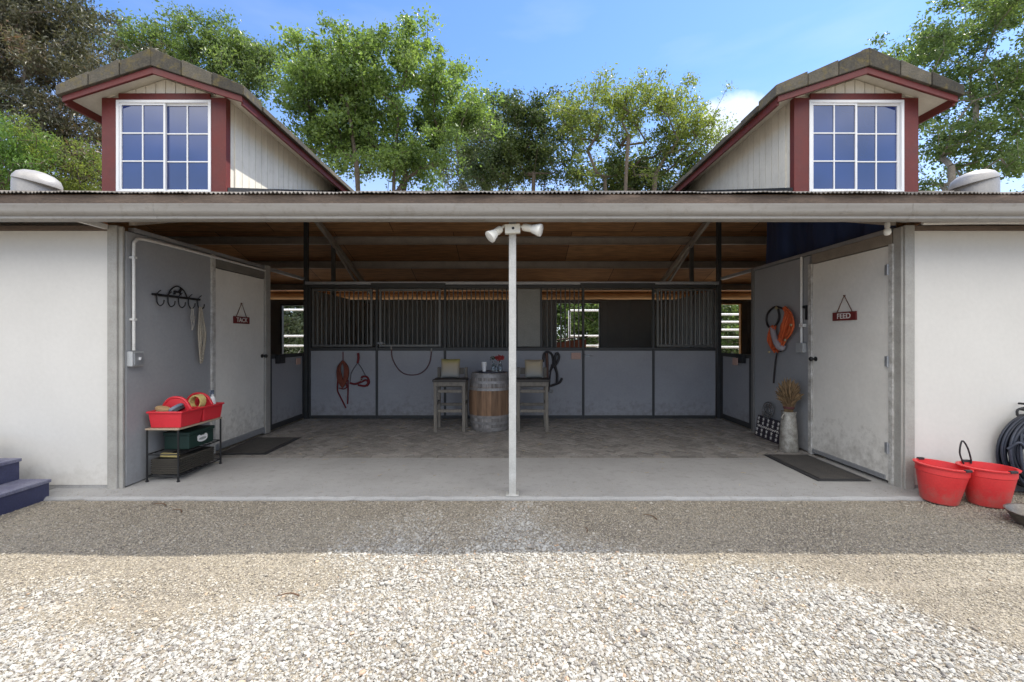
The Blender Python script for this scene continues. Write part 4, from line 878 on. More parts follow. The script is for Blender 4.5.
for k in range(9): g.tube([c0 + Vector((.0 + .07 * math.cos(a) * .9, (k - 4) * .009 + .01 * math.sin(a), .07 * math.sin(a))) for a in np.linspace(0, 2 * math.pi, 17)[:-1]], .010, 6, closed=True)
tag(g.build('twine_roll', yellow_rope, smooth=50, loc=c0), 'roll of yellow twine sitting in the far red tote', 'twine')
t = thing('spray_bottle', 'small white spray bottle in the far red tote', 'bottle', (-3.36, 4.98, .60))
g = MB(); g.lathe([(.034, 0), (.036, .01), (.036, .13), (.028, .165), (.014, .18), (.014, .20)], (-3.36, 4.98, .60), 18); g.build('bottle_body', white_plastic, t, smooth=40)
g = MB(); g.lathe([(.017, .20), (.017, .222)], (-3.36, 4.98, .60), 12); g.box(-3.372, -3.348, 4.935, 5.0, .822, .848); g.box(-3.365, -3.355, 4.945, 4.955, .785, .822); g.build('spray_trigger', blue_grey, t, bevel=0.003)
t = thing('storage_box', 'dark green box with a white label on the middle wire shelf', 'box', (-3.47, 4.76, .278))
g = MB(); g.box(-3.60, -3.345, 4.60, 4.98, .279, .42); g.box(-3.61, -3.335, 4.59, 4.99, .421, .455); g.build('box_body', green_box, t, bevel=0.006)
g = MB(); Mx = Matrix.Rotation(R(90), 3, 'Y')
g.lathe([(.055, 0), (.055, .003)], (-3.345, 4.80, .352), 20, M=Mx, sx=.62, sy=1.4); g.lathe([(.045, .0031), (.045, .0045)], (-3.345, 4.80, .352), 20, M=Mx, sx=.3, sy=1.3, m=1)
for yy in (4.75, 4.85): g.lathe([(.028, 0), (.028, .0028)], (-3.345, yy, .368), 14, M=Mx)
g.build('label_patch', [white_plastic, pm('label grey', (0.35, 0.38, 0.36), rough=0.6)], t)
t = thing('basket', 'dark woven basket on the bottom shelf of the wire rack', 'basket', (-3.48, 4.70, .06))
g = MB(); g.box(-3.61, -3.35, 4.46, 4.98, .063, .20); g.tube([(-3.61, 4.46, .205), (-3.35, 4.46, .205), (-3.35, 4.98, .205), (-3.61, 4.98, .205)], .012, 8, closed=True)
for k in range(6): z = .075 + .022 * k; g.tube([(-3.613, 4.457, z), (-3.347, 4.457, z), (-3.347, 4.983, z), (-3.613, 4.983, z)], .009, 6, closed=True)
g.build('basket_weave', basket_m, t, smooth=40)
tag(MB().obox((-3.50, 4.55, .235), (.16, .06, .035), (0.1, 0.1, .2)).build('sponge', pm('yellow sponge', (0.55, 0.45, 0.18), scale=60, rough=1, bump=.004), bevel=0.008, loc=(-3.50, 4.55, .217)), 'flat yellow sponge on top of the dark basket', 'sponge')

# mats
def mat(x0, x1, y0, y1, label, skew):
    t = thing('doormat', label, 'doormat', ((x0 + x1) / 2, (y0 + y1) / 2, 0.0), 'dark rubber mats at the doors')
    g = MB(); g.box(x0, x1, y0, y1, .0045, .012); g.build('mat_border', black_rubber, t, bevel=0.004)
    g = MB(); g.box(x0 + .05, x1 - .05, y0 + .05, y1 - .05, .0122, .018)
    n = int((y1 - y0 - .12) / .03)
    for k in range(n): yy = y0 + .06 + k * .03; g.box(x0 + .055, x1 - .055, yy, yy + .014, .0182, .021)
    g.build('mat_field', mat_rubber, t)
    t.rotation_euler = (0, 0, R(skew))
mat(-3.63, -3.02, 5.44, 6.36, 'dark doormat on the pavers before the left-hand white door', 0.6)
mat(3.05, 3.58, 4.43, 5.42, 'dark doormat on the slab before the right-hand white door', -.8)

# stools, cushions
def stool(xc, yc, label):
    t = thing('bar_stool', label, 'bar stool', (xc, yc, 0), 'weathered wooden bar stools beside the barrel')
    hw, hd, sh = .245, .20, .765
    for sx in (-1, 1):
        for sy in (-1, 1):
            x = xc + sx * (hw - .03); y = yc + sy * (hd - .03); top = sh - .002 if sy < 0 else sh + .20
            g = MB(); g.box(x - .024, x + .024, y - .022, y + .022, 0.002, top); g.build('leg', grey_wood, t, bevel=0.006)
    for z in (.60, .30):
        g = MB(); g.box(xc - hw + .06, xc + hw - .06, yc - hd + .015, yc - hd + .043, z, z + .045); g.build('rung', grey_wood, t, bevel=0.004)
        g = MB(); g.box(xc - hw + .06, xc + hw - .06, yc + hd - .043, yc + hd - .015, z + .05, z + .095); g.build('rung', grey_wood, t, bevel=0.004)
    for sx in (-1, 1):
        g = MB(); x = xc + sx * (hw - .03); g.box(x - .014, x + .014, yc - hd + .057, yc + hd - .057, .40, .445); g.build('rung', grey_wood, t, bevel=0.004)
    g = MB(); g.box(xc - hw + .002, xc + hw - .002, yc - hd + .002, yc - hd + .05, .70, .764); g.build('apron', grey_wood, t, bevel=0.004)
    g = MB(); g.box(xc - hw - .015, xc + hw + .015, yc - hd - .015, yc + hd - .058, sh, sh + .038); g.build('seat', dark_seat, t, bevel=0.01)
    g = MB(); g.box(xc - hw + .062, xc + hw - .062, yc + hd - .045, yc + hd - .015, sh + .09, sh + .19); g.build('back_slat', grey_wood, t, bevel=0.005)
    return t
stool(-.955, 6.93, 'weathered bar stool to the left of the barrel'); stool(.305, 6.93, 'weathered bar stool to the right of the barrel and post')
def cushion(xc, y, z, w_, h, label, stain):
    g = MB(); n = 12; vs = []; fs = []
    for sgn in (-1, 1):
        for i in range(n + 1):
            for j in range(n + 1):
                u = i / n * 2 - 1; v = j / n * 2 - 1; th = .062 * (max(0, (1 - u ** 4) * (1 - v ** 4))) ** .5 + .004
                px = u * w_ / 2 * (1 - .05 * (1 - abs(v)) ** .5 * abs(u)); pz = v * h / 2 * (1 - .04 * (1 - abs(u)) * abs(v))
                vs.append((xc + px, y + sgn * th + pz * .22, z + h / 2 + pz * .975))
    k = (n + 1) ** 2
    for i in range(n):
        for j in range(n):
            a = i * (n + 1) + j; b = a + n + 1; fs += [(a, b, b + 1, a + 1), (a + k, a + 1 + k, b + 1 + k, b + k)]
    for i in range(n):
        for (a, b) in ((i * (n + 1), (i + 1) * (n + 1)), (i * (n + 1) + n, (i + 1) * (n + 1) + n), (i, i + 1), (n * (n + 1) + i, n * (n + 1) + i + 1)): fs.append((a, b, b + k, a + k))
    g.add(vs, fs); return tag(g.build('cushion', stain, smooth=70, loc=(xc, y, z)), label, 'cushion', 'cushions on the bar stools')
def cushion_mat(name, patch):
    m, nt, Nn, Ln, b = nodes_of(name); tc = Nn.new('ShaderNodeTexCoord'); sp = Nn.new('ShaderNodeSeparateXYZ'); Ln.new(tc.outputs['Object'], sp.inputs[0])
    n = Nn.new('ShaderNodeTexNoise'); n.inputs['Scale'].default_value = 9; n.inputs['Detail'].default_value = 4; Ln.new(tc.outputs['Object'], n.inputs['Vector'])
    a = Nn.new('ShaderNodeMath'); a.operation = 'MULTIPLY_ADD'; a.inputs[1].default_value = .10; Ln.new(n.outputs['Fac'], a.inputs[0]); Ln.new(sp.outputs['Z'], a.inputs[2])
    r = ramp(Nn, [(0.10, (0.28, 0.28, 0.26)), (0.17, (0.35, 0.31, 0.24)), (0.27, (0.39, 0.32, 0.21)), (0.33, patch)]); Ln.new(a.outputs[0], r.inputs[0]); Ln.new(r.outputs[0], b.inputs['Base Color']); b.inputs['Roughness'].default_value = .95
    n2 = Nn.new('ShaderNodeTexNoise'); n2.inputs['Scale'].default_value = 240; Ln.new(tc.outputs['Object'], n2.inputs['Vector']); bp = Nn.new('ShaderNodeBump'); bp.inputs['Distance'].default_value = .0015; Ln.new(n2.outputs['Fac'], bp.inputs['Height']); Ln.new(bp.outputs[0], b.inputs['Normal'])
    return m
cushion(-.975, 6.99, .805, .30, .30, 'tan cushion with a yellow-green band on the left stool', cushion_mat('cushion cloth banded', (0.36, 0.31, 0.10)))
cushion(.335, 6.99, .805, .29, .29, 'plain tan cushion on the right stool behind the post', cushion_mat('cushion cloth plain', (0.38, 0.31, 0.21)))

# barrel with tableware
BX, BYc = -.355, 7.03
t = thing('wine_barrel', 'weathered oak barrel with pale hoops used as a table', 'barrel', (BX, BYc, 0))
def br(z): u = (z - .445) / .445; return .335 - .055 * u * u
g = MB(); ns = 26
for k in range(ns):
    a0 = 2 * math.pi * k / ns + .004; a1 = 2 * math.pi * (k + 1) / ns - .004; vs = []; zs = np.linspace(.0, .89, 12)
    for z in zs:
        for a, q in ((a0, 0), (a1, 0), (a1, -.03), (a0, -.03)): vs.append((BX + (br(z) + q) * math.cos(a), BYc + (br(z) + q) * math.sin(a), z + .001))
    fs = [(0, 1, 2, 3), (44, 47, 46, 45)]
    for i in range(11): fs += [(i * 4 + j, i * 4 + (j + 1) % 4, i * 4 + 4 + (j + 1) % 4, i * 4 + 4 + j) for j in range(4)]
    g.add(vs, fs)
g.build('staves', barrel_m, t)
g = MB(); g.lathe([(.268, .86), (.268, .872)], (BX, BYc, 0), 32); g.build('barrel_head', grey_wood, t)
hoop_m = pm('pale barrel hoop', (0.36, 0.35, 0.345), (0.17, 0.16, 0.15), scale=9, rough=0.5, metal=0.35, fine=0.1, dirt=(0.25, 0.19, 0.15))
for z, h in ((.015, .05), (.115, .04), (.21, .04), (.63, .04), (.735, .04), (.825, .05)):
    g = MB(); g.lathe([(br(z) + .001, z), (br(z) + .006, z), (br(z + h) + .006, z + h), (br(z + h) + .001, z + h)], (BX, BYc, 0), 40, cap=False); g.build('hoop', hoop_m, t, smooth=40)
t = thing('tray', 'flat dark slate tray on top of the barrel under the vases', 'tray', (BX + .09, BYc, .873))
zt_ = .892
t_ = MB(); t_.lathe([(.20, .8912), (.205, .9), (.2, .909), (.0, .909)], (BX + .02, BYc, 0), 32); t_.build('tray_plate', pm('slate', (0.10, 0.10, 0.12), (0.06, 0.06, 0.075), rough=.5), t, smooth=40)
zt = .91
g = MB(); xx, yy = BX - .085, BYc - .10; g.lathe([(.0, zt), (.030, zt), (.040, zt + .145), (.042, zt + .148), (.038, zt + .148), (.028, zt + .01), (.0, zt + .009)], (xx, yy, 0), 20, cap=False)
tag(g.build('cup', white_plastic, smooth=40, loc=(xx, yy, zt)), 'tall white cup on the barrel top', 'cup')
for k, (dx, dy, h, r_, lb) in enumerate(((.055, -.02, .155, .033, 'small clear glass bottle holding a dark green sprig, leftmost of three on the barrel'), (.105, -.10, .115, .024, 'smallest clear glass bottle, in front between the other two on the barrel'), (.165, -.03, .16, .034, 'clear glass bottle with a red flower head, nearest the white post'))):
    x, y = BX + dx, BYc + dy; t = thing('glass_bottle', lb, 'bottle', (x, y, zt), 'little glass bottles on the barrel')
    g = MB(); g.lathe([(.0, zt), (r_, zt), (r_, zt + h * .55), (r_ * .45, zt + h * .72), (r_ * .40, zt + h * .95), (r_ * .52, zt + h), (r_ * .34, zt + h), (r_ * .34, zt + h * .72), (r_ * .88, zt + h * .54), (r_ * .88, zt + .006), (.0, zt + .005)], (x, y, 0), 18, cap=False); g.build('bottle_glass', bottle_glass, t, smooth=40)
    if k == 0:
        g = MB(); g.tube([(x, y, zt + .02), (x - .01, y, zt + .20)], .003, 6)
        for q in range(12):
            c = Vector((x - .01 + random.uniform(-.045, .03), y + random.uniform(-.03, .03), zt + .17 + random.uniform(0, .06))); g.obox(c, (.035, .015, .003), (random.uniform(-1, 1), random.uniform(-1, 1), random.uniform(0, 6)))
        g.build('sprig', sprig, t)
    if k == 2:
        g = MB(); g.tube([(x, y, zt + .02), (x - .02, y, zt + .17)], .003, 6); st = g.build('stem', sprig, t)
        g = MB()
        for q in range(60):
            d = Vector((random.gauss(0, 1), random.gauss(0, 1), random.gauss(0, .7))).normalized(); c = Vector((x - .02, y, zt + .205)) + Vector((d.x * .07, d.y * .06, d.z * .042)) * random.uniform(.5, 1); g.obox(c, (.04, .03, .004), (random.uniform(-1, 1), random.uniform(-1, 1), random.uniform(0, 6)))
        g.build('flower_head', petal, t)

# tack on the stall front
yF = YS - .035
def sw(px, py): return W(px, py, yF)
t = thing('halter_rope', 'coiled orange red lead rope hung on the far left stall panel', 'rope', sw(343, 360))
g = MB()
for k in range(7):
    a = random.uniform(-2, 2); g.tube(catmull([sw(343, 361) + Vector((0, -.02, 0)), sw(338 + k * .5, 368) + Vector((0, -.01 - .008 * k, 0)), sw(338.5 + k * .7, 380 + a) + Vector((0, -.02, 0)), sw(343, 386 + a) + Vector((0, -.03, 0)), sw(347.5 - k * .5, 379 + a) + Vector((0, -.02, 0)), sw(348 - k * .4, 368) + Vector((0, -.01 - .006 * k, 0)), sw(343.6, 361) + Vector((0, -.02, 0))], 5), .017, 7)
g.build('coil', orange_rope, t, smooth=60)
g = MB(); g.tube(catmull([sw(338, 378), sw(337.5, 390), sw(340, 396), sw(343, 402), sw(346, 408)], 4), .012, 7); g.tube(catmull([sw(339, 388), sw(344, 389), sw(348, 386)], 3), .010, 6); g.build('rope_tail', red_strap, t, smooth=60)
g = MB(); g.tube(catmull([sw(348, 380), sw(348, 392), sw(347.5, 404)], 4), .012, 7); g.build('rope_tail', red_strap, t, smooth=60)
g = MB(); g.tube([sw(343, 352), sw(343, 362)], .008, 6); g.build('hanging_loop', red_strap, t, smooth=60)
g = MB(); g.tube(catmull([sw(346, 383), sw(347, 388)], 3), .011, 6); g.build('rope_end', red_strap, t, smooth=60)
t = thing('halter', 'dark red halter with grey straps hung right of the coiled rope', 'halter', sw(358, 353), 'halters hung around the aisle')
g = MB(); g.tube(catmull([sw(358, 353), sw(358.5, 358), sw(357.5, 363)], 3), [.02, .022, .02, .022, .02, .02, .02], 8)
g.tube(catmull([sw(350, 383), sw(355, 384), sw(361, 382), sw(366, 380), sw(368, 383), sw(365, 386), sw(358, 385)], 4), .018, 8); g.tube(catmull([sw(361, 382), sw(362, 377), sw(367, 377), sw(369, 382), sw(367, 386)], 4), .018, 8); g.build('noseband', red_strap, t, smooth=60)
g = MB(); g.tube(catmull([sw(357.5, 363), sw(354, 368), sw(351, 374), sw(350, 384)], 4), .008, 6); g.tube(catmull([sw(358, 363), sw(362, 369), sw(366, 377)], 4), .008, 6); g.build('cheek_strap', pm('grey strap', (0.16, 0.15, 0.16), rough=.8), t, smooth=60)
g = MB(); g.tube([sw(362, 379.5) + Vector((.02 * math.cos(a), -.03, .02 * math.sin(a))) for a in np.linspace(0, 6.28, 13)[:-1]], .006, 6, closed=True); g.build('ring', zinc, t, smooth=60)
t = thing('tie_rope', 'thin faded red rope looped in a curve across the second stall door', 'rope', sw(410, 352))
g = MB(); g.tube(catmull([sw(391.5, 349), sw(392, 357), sw(396, 366), sw(402, 372.5), sw(410, 375), sw(419, 374), sw(426, 369), sw(430, 361), sw(431.5, 351)], 5), .0095, 7); g.build('cord', pm('faded red rope', (0.20, 0.10, 0.10), (0.11, 0.06, 0.065), scale=50, rough=.9), t, smooth=60)
for q, w_ in ((sw(391.5, 347.5), .03), (sw(431.5, 350), .025)): MB().obox(q + Vector((0, -.01, 0)), (w_, .03, .06)).build('snap_hook', zinc, t, bevel=.006)
t = thing('bridle', 'black and brown bridle hung on the stall front behind the right stool', 'bridle', sw(547, 352))
g = MB(); dd = Vector((0, -.02, 0))
g.tube(catmull([sw(543, 362), sw(544, 354), sw(548, 352), sw(552, 355), sw(553, 364), sw(550, 372)], 5), .020, 8); g.tube(catmull([sw(551, 368) + dd, sw(556, 364) + dd, sw(559, 357) + dd, sw(557, 353) + dd, sw(555, 357) + dd, sw(555, 366) + dd, sw(557, 374) + dd, sw(557, 383) + dd], 5), .022, 8)
g.tube(catmull([sw(550, 386) + dd, sw(556, 384) + dd, sw(560, 382) + dd, sw(562, 378) + dd], 4), .02, 8); g.tube(catmull([sw(552, 364), sw(550, 376), sw(549, 388), sw(547, 394)], 4), .014, 8); g.build('headstall', black_strap, t, smooth=60)
g = MB(); g.tube(catmull([sw(546.5, 353) + dd, sw(547, 364) + dd, sw(547, 380) + dd], 4), .026, 8); g.build('rein', brown_strap, t, smooth=60)
g = MB(); g.tube([sw(551, 391) + Vector((.03 * math.cos(a), -.03, .03 * math.sin(a))) for a in np.linspace(0, 6.28, 13)[:-1]], .006, 6, closed=True); g.build('bit_ring', zinc, t, smooth=60)
def card(c, w_, h, label, ax, hy=0):
    g = MB()
    if ax == 'y': g.box(c[0] - w_ / 2, c[0] + w_ / 2, c[1] - .016, c[1] + .0, c[2] - h / 2, c[2] + h / 2)
    else: g.box(c[0], c[0] + ax * .016, c[1] - w_ / 2, c[1] + w_ / 2, c[2] - h / 2, c[2] + h / 2)
    return tag(g.build('stall_card', card_pink, bevel=.003, loc=c), label, 'card', 'pink cards on the stall doors')
card(W(576, 356, YS - .03), .17, .115, 'pinkish card on the stall front just right of the black bridle', 'y')
card(Vector((3.62, 7.22, 1.05)), .15, .12, 'pinkish card on the half door at the right of the aisle', -1)
card(Vector((-3.685, 7.64, 1.03)), .14, .11, 'reddish card on the half door at the left of the aisle', 1)

# orange halter on right wall (wall plane x = 3.70)
def rw(px, py, out=.03):
    y = F * (XW - out) / (px - CX); return Vector((XW - out, y, EYE + (CY - py) * y / F))
t = thing('halter', 'orange halter with black straps and grey fleece on the right grey wall', 'halter', rw(780, 310), 'halters hung around the aisle')
g = MB()
rj = lambda a: random.uniform(-a, a)
for k in range(26):
    o1 = .02 + .07 * random.random(); e = rj(6.0)
    g.tube(catmull([rw(785 + rj(1.5), 308 + rj(1.5), o1), rw(789 + e * .6 + rj(1), 316 + rj(2), o1), rw(788 + e + rj(1), 326 + rj(2), o1 + .02), rw(785 + e * .8 + rj(1.5), 334 + rj(2), o1), rw(781 + e * .5 + rj(2), 343 + rj(3), o1)], 4), random.choice((.009, .013, .018)), 6)
for k in range(16):
    o1 = .02 + .07 * random.random(); e = rj(3)
    g.tube(catmull([rw(773 + e, 328 + rj(3), o1), rw(770 + e, 337 + rj(3), o1), rw(772 + e, 345 + rj(4), o1), rw(777 + e, 349 + rj(4), o1)], 4), random.choice((.009, .013)), 6)
g.build('orange_webbing', orange_strap, t, smooth=60)
g = MB(); g.tube(catmull([rw(784, 309), rw(775, 307), rw(768, 313), rw(766.5, 321), rw(769, 327), rw(775, 326), rw(779, 318), rw(778, 309)], 5), .014, 8); g.build('black_strap', black_strap, t, smooth=60); g = MB(); g.tube(catmull([rw(775, 345, .05), rw(778, 351, .05), rw(782, 350, .05), rw(783, 345, .05)], 4), .012, 7); g.tube(catmull([rw(778, 350, .05), rw(776, 358, .03), rw(774.5, 370, .03), rw(773.5, 383, .02)], 4), .011, 7); g.build('black_strap', black_strap, t, smooth=60)
g = MB(); g.tube(catmull([rw(772, 327, .07), rw(774, 335, .07), rw(777, 343, .08), rw(781, 348, .07), rw(784, 346, .06)], 4), [.030, .034, .036, .038, .04, .04, .042, .044, .046, .046, .045, .044, .042, .04, .036, .03, .025][:17], 10); g.build('fleece_pad', fleece, t, smooth=60)
g = MB(); g.lathe([(.016, 0), (.016, .05), (.03, .055), (.0, .07)], rw(780, 308, .0), 10, M=Matrix.Rotation(R(-90), 3, 'Y'))
for c in ((791, 325), (785, 340), (769, 352)): g.obox(rw(c[0], c[1], .12), (.02, .03, .03))
g.build('buckle', pm('brass buckle', (0.62, 0.52, 0.30), rough=.35, metal=.8), t, bevel=.004)

# zinc churn vase with wheat, star sign
VX, VY = 3.50, 5.64
t = thing('zinc_vase', 'tall tapering old zinc vase by the right-hand door', 'vase', (VX, VY, 0))
g = MB(); g.lathe([(.105, 0.0), (.108, .012), (.088, .40), (.078, .46), (.088, .50), (.080, .50), (.07, .455), (.078, .40), (.094, .03), (.0, .025)], (VX, VY, .001), 24, cap=False); g.lathe([(.0, .002), (.105, .002)], (VX, VY, 0), 24, cap=False); g.build('vase_body', zinc, t, smooth=40)
g = MB(); g.tube(catmull([(VX - .083, VY - .03, .40), (VX - .11, VY - .04, .43), (VX - .083, VY - .03, .47)], 4), .007, 6); g.build('vase_handle', zinc, t)
t = thing('wheat_bunch', 'bunch of dried wheat standing in the zinc vase', 'dried wheat', (VX, VY, .06))
g = MB()
for k in range(230):
    d = Vector((random.gauss(0, 1), random.gauss(0, 1), random.gauss(0, 1) + .25)).normalized(); q = random.uniform(.55, 1)
    p0 = Vector((VX + .012 * d.x, VY + .012 * d.y, .08)); p1 = Vector((VX + .05 * d.x, VY + .05 * d.y, .52)); p2 = Vector((VX + .105 * q * d.x, VY + .105 * q * d.y, .71 + .16 * q * d.z))
    ax = (p2 - p1).normalized(); ax = (ax + d * .6 - Vector((0, 0, .25 * random.random()))).normalized()
    g.tube([p0, p1, p2], .002, 4); g.tube([p2 - ax * .05, p2 - ax * .01, p2 + ax * .04, p2 + ax * .075], [.004, .010, .008, .001], 5)
g.build('wheat_stalks', wheat_m, t, smooth=60)
g = MB(); g.lathe([(.062, .535), (.066, .55), (.062, .565)], (VX, VY, 0), 18, cap=False); g.build('ribbon', pm('dark ribbon', (0.10, 0.03, 0.03), rough=.8), t, smooth=60)
t = thing('star_sign', 'dark metal sign with rows of white stars leaning on the right wall', 'sign', (3.6, 6.33, 0))
lean = .10
def ss(y, z, out=0): return Vector((XW - .03 - lean * (1 - z / .6) - out, y, z))
ya, yb = 5.98, 6.56; dark_sign = pm('dark sign enamel', (0.022, 0.02, 0.035), (0.03, 0.02, 0.025), scale=12, rough=.5)
g = MB(); vs = [ss(ya, .004), ss(yb, .004), ss(yb, .30), ss(ya, .30)]; g.add(vs + [v + Vector((.012, 0, 0)) for v in vs], [(0, 1, 2, 3), (7, 6, 5, 4), (0, 4, 5, 1), (1, 5, 6, 2), (2, 6, 7, 3), (3, 7, 4, 0)]); g.build('sign_panel', dark_sign, t)
g = MB()
def star(y, z, r_):
    p = []
    for k in range(10):
        a = math.pi / 2 + k * math.pi / 5; q = r_ if k % 2 == 0 else r_ * .42; p.append(ss(y + q * math.cos(a), z + q * math.sin(a), .003))
    c = ss(y, z, .005); g.add(p + [c], [(k, (k + 1) % 10, 10) for k in range(10)])
for row, z in enumerate((.045, .105, .205, .262)):
    for k in range(5): star(ya + .06 + k * .12 + (.0 if row % 2 else .0), z, .034)
g.build('stars', letter_m, t, fix=False)
g = MB(); pts = [];
for k in range(40): y = yb - .04 - k * .0132; pts.append(ss(y, .155 + .016 * math.sin(k * 1.9) * (1 if k % 5 else .3), .006))
g.tube(pts, .005, 6); g.build('script_line', letter_m, t, smooth=60)
g = MB()
for r_ in (.115, .085, .05): g.tube([ss(6.34 + r_ * 1.15 * math.cos(a), .40 + r_ * math.sin(a)) for a in np.linspace(0, 6.28, 25)[:-1]], .008, 6, closed=True)
for k in range(14):
    a = 2 * math.pi * k / 14; g.tube([ss(6.34 + .055 * math.cos(a), .40 + .05 * math.sin(a)), ss(6.34 + .125 * math.cos(a), .40 + .11 * math.sin(a))], .006, 6)
star_c = g; g.build('scroll_wheel', pm('grey scrollwork', (0.20, 0.20, 0.20), rough=.5, metal=.5), t, smooth=60)

# feed tubs, hose, pan
def tub(xc, yc, zc, tilt, label, rt=.258, h=.29, rope=False):
    t = thing('feed_tub', label, 'tub', (xc, yc, zc), 'red plastic tubs by the right front wall')
    g = MB(); rb = rt * .70
    prof = [(0, .0), (rb - .01, 0), (rb, .012), (rt * .945, h - .075), (rt * .975, h - .07), (rt * .985, h - .02), (rt + .012, h - .015), (rt + .016, h - .004), (rt + .008, h), (rt - .012, h), (rt * .90, h - .09), (rb - .018, .02), (0, .016)]
    g.lathe(prof, (xc, yc, zc), 40, cap=False, sy=.92); g.build('tub_body', red_plastic, t, smooth=35)
    for (gy, gz) in ((-rt * .95, .0), (rt * .88, .004)): MB().box(xc - .035, xc + .035, yc + gy - .012, yc + gy + .012, zc + h - .012 + gz, zc + h + .008 + gz).build('grip', black_rubber, t, bevel=.003)
    if rope:
        g = MB(); z1 = zc + h; g.tube(catmull([(xc - .04, yc + rt * .8, z1 - .02), (xc - .085, yc + rt * .78, z1 + .08), (xc - .07, yc + rt * .74, z1 + .19), (xc - .02, yc + rt * .72, z1 + .13), (xc + .03, yc + rt * .78, z1 + .02), (xc + .035, yc + rt * .8, z1 - .02)], 5), .007, 7); g.build('rope_handle', black_rubber, t, smooth=60)
    t.rotation_euler = tilt
tub(3.80, 3.965, -.022, (R(2), R(4), .25), 'red plastic tub nearest the corner post', rt=.196, h=.33)
tub(4.165, 3.90, -.024, (R(-1), R(1), 0.1), 'red plastic tub with a dark rope handle next to the hose', rt=.196, h=.33, rope=True)
HX, HY, HZ = 4.90, 4.12, .36
t = thing('garden_hose', 'dark garden hose coiled on a hanger on the right front wall', 'hose', (HX, HY, HZ))
g = MB()
for k in range(24):
    lay = k % 3; r_ = .36 - .019 * (k // 3) + random.uniform(-.008, .008); yo = HY + .055 - lay * .05 + random.uniform(-.01, .01); ph = random.uniform(0, 6)
    g.tube([(HX + r_ * math.cos(a) * .97, yo + .012 * math.sin(2 * a + ph), HZ + .01 + r_ * math.sin(a) + .008 * math.sin(3 * a + ph)) for a in np.linspace(0, 2 * math.pi, 49)[:-1]], .0125, 8, closed=True)
g.tube(catmull([(HX - .26, HY - .06, HZ + .2), (HX - .30, HY - .10, HZ - .05), (HX - .25, HY - .13, HZ - .25), (HX - .05, HY - .16, HZ - .355), (HX + .3, HY - .18, HZ - .36)], 6), .0125, 8)
g.tube(catmull([(HX - .36, HY - .04, HZ + .05), (HX - .30, HY - .09, HZ + .12), (HX - .24, HY - .10, HZ - .02), (HX - .28, HY - .11, HZ - .22)], 6), .0125, 8)
g.build('hose_coil', hose_m, t, smooth=60)
g = MB(); zz = HZ + .40; g.tube(catmull([(HX - .34, HY - .10, zz - .03), (HX - .32, HY - .10, zz + .03), (HX - .1, HY - .10, zz + .06), (HX + .1, HY - .10, zz + .06), (HX + .32, HY - .10, zz + .03), (HX + .34, HY - .10, zz - .03)], 4), .010, 8); g.tube(catmull([(HX - .34, HY - .10, zz - .03), (HX - .1, HY - .10, zz - .005), (HX + .1, HY - .10, zz - .005), (HX + .34, HY - .10, zz - .03)], 4), .010, 8)
for x in (-.1, .1): g.tube([(HX + x, HY - .10, zz + .06), (HX + x, HY + .1, zz + .05)], .010, 8); g.tube([(HX + x, HY - .10, zz - .005), (HX + x, HY + .1, zz - .005)], .010, 8)
g.build('hose_hanger', black_metal, t, smooth=40)
g = MB(); g.lathe([(0, .0), (.16, 0), (.17, .01), (.215, .085), (.222, .088), (.222, .094), (.21, .092), (.165, .02), (0, .012)], (4.12, 3.44, GZ + .008), 32, cap=False)
tag(g.build('metal_pan', pan_m, smooth=40, loc=(4.12, 3.44, GZ)), 'shallow dull metal pan on the gravel in front of the tubs', 'pan')

# blue steps at the left edge
t = thing('wooden_steps', 'navy blue wooden steps with worn treads at the left wall', 'steps', (-4.6, 3.5, GZ))
for k in range(3):
    xr = -4.20 - .27 * k; zt = .15 + .19 * k
    g = MB(); g.box(xr - .02, xr, 2.95, 4.035, (GZ if k == 0 else .15 + .19 * (k - 1)) - .001, zt - .03); g.build('riser', blue_paint, t, bevel=.003)
    g = MB(); g.box(xr - .27 - .01, xr + .012, 2.94, 4.045, zt - .029, zt); g.build('tread', [tread_paint], t, bevel=.004)
    g = MB()
    for yy in (2.955, 4.005): g.box(xr - .27, xr - .021, yy, yy + .025, GZ, zt - .03)
    g.build('side_board', blue_paint, t)

# ================================================================ BEHIND THE BARN: fence, box, shrubs, trees
def corral(x0, x1, y, zs, label, round_end=False):
    t = thing('corral_fence', label, 'fence', ((x0 + x1) / 2, y, GZ), 'white pipe corral fences behind the barn')
    for z in zs: MB().tube([(x0, y, z), (x1, y, z)], .032, 8).build('rail', white_metal, t, smooth=40)
    n = max(1, round((x1 - x0) / 2.4)); top = max(zs)
    for k in range(n + 1):
        x = x0 + (x1 - x0) * k / n; MB().tube([(x, y + .001, GZ - .1), (x, y + .001, top)], .036, 8).build('post', white_metal, t, smooth=40)
    return t
corral(-9.5, -3.0, 13.6, (.50, .85, 1.19, 1.49, 2.29), 'white pipe corral fence behind the left rear window')
corral(1.74, 4.6, 13.6, (.50, .85, 1.19, 1.49, 2.27), 'white pipe gate panel behind the middle rear window')
corral(5.2, 11.0, 13.6, (.50, .80, 1.15, 1.45, 1.68, 1.92, 2.15), 'many-railed white pipe fence behind the right rear window')
t = thing('wooden_feed_box', 'reddish brown wooden box outside the middle rear window', 'box', (1.55, 12.8, GZ))
g = MB()
for k in range(6): x = 1.18 + k * .15; g.box(x, x + .146, 12.55, 13.2, GZ, 1.30 + .02 * k)
g.build('board_wall', shed_red, t, bevel=.004)
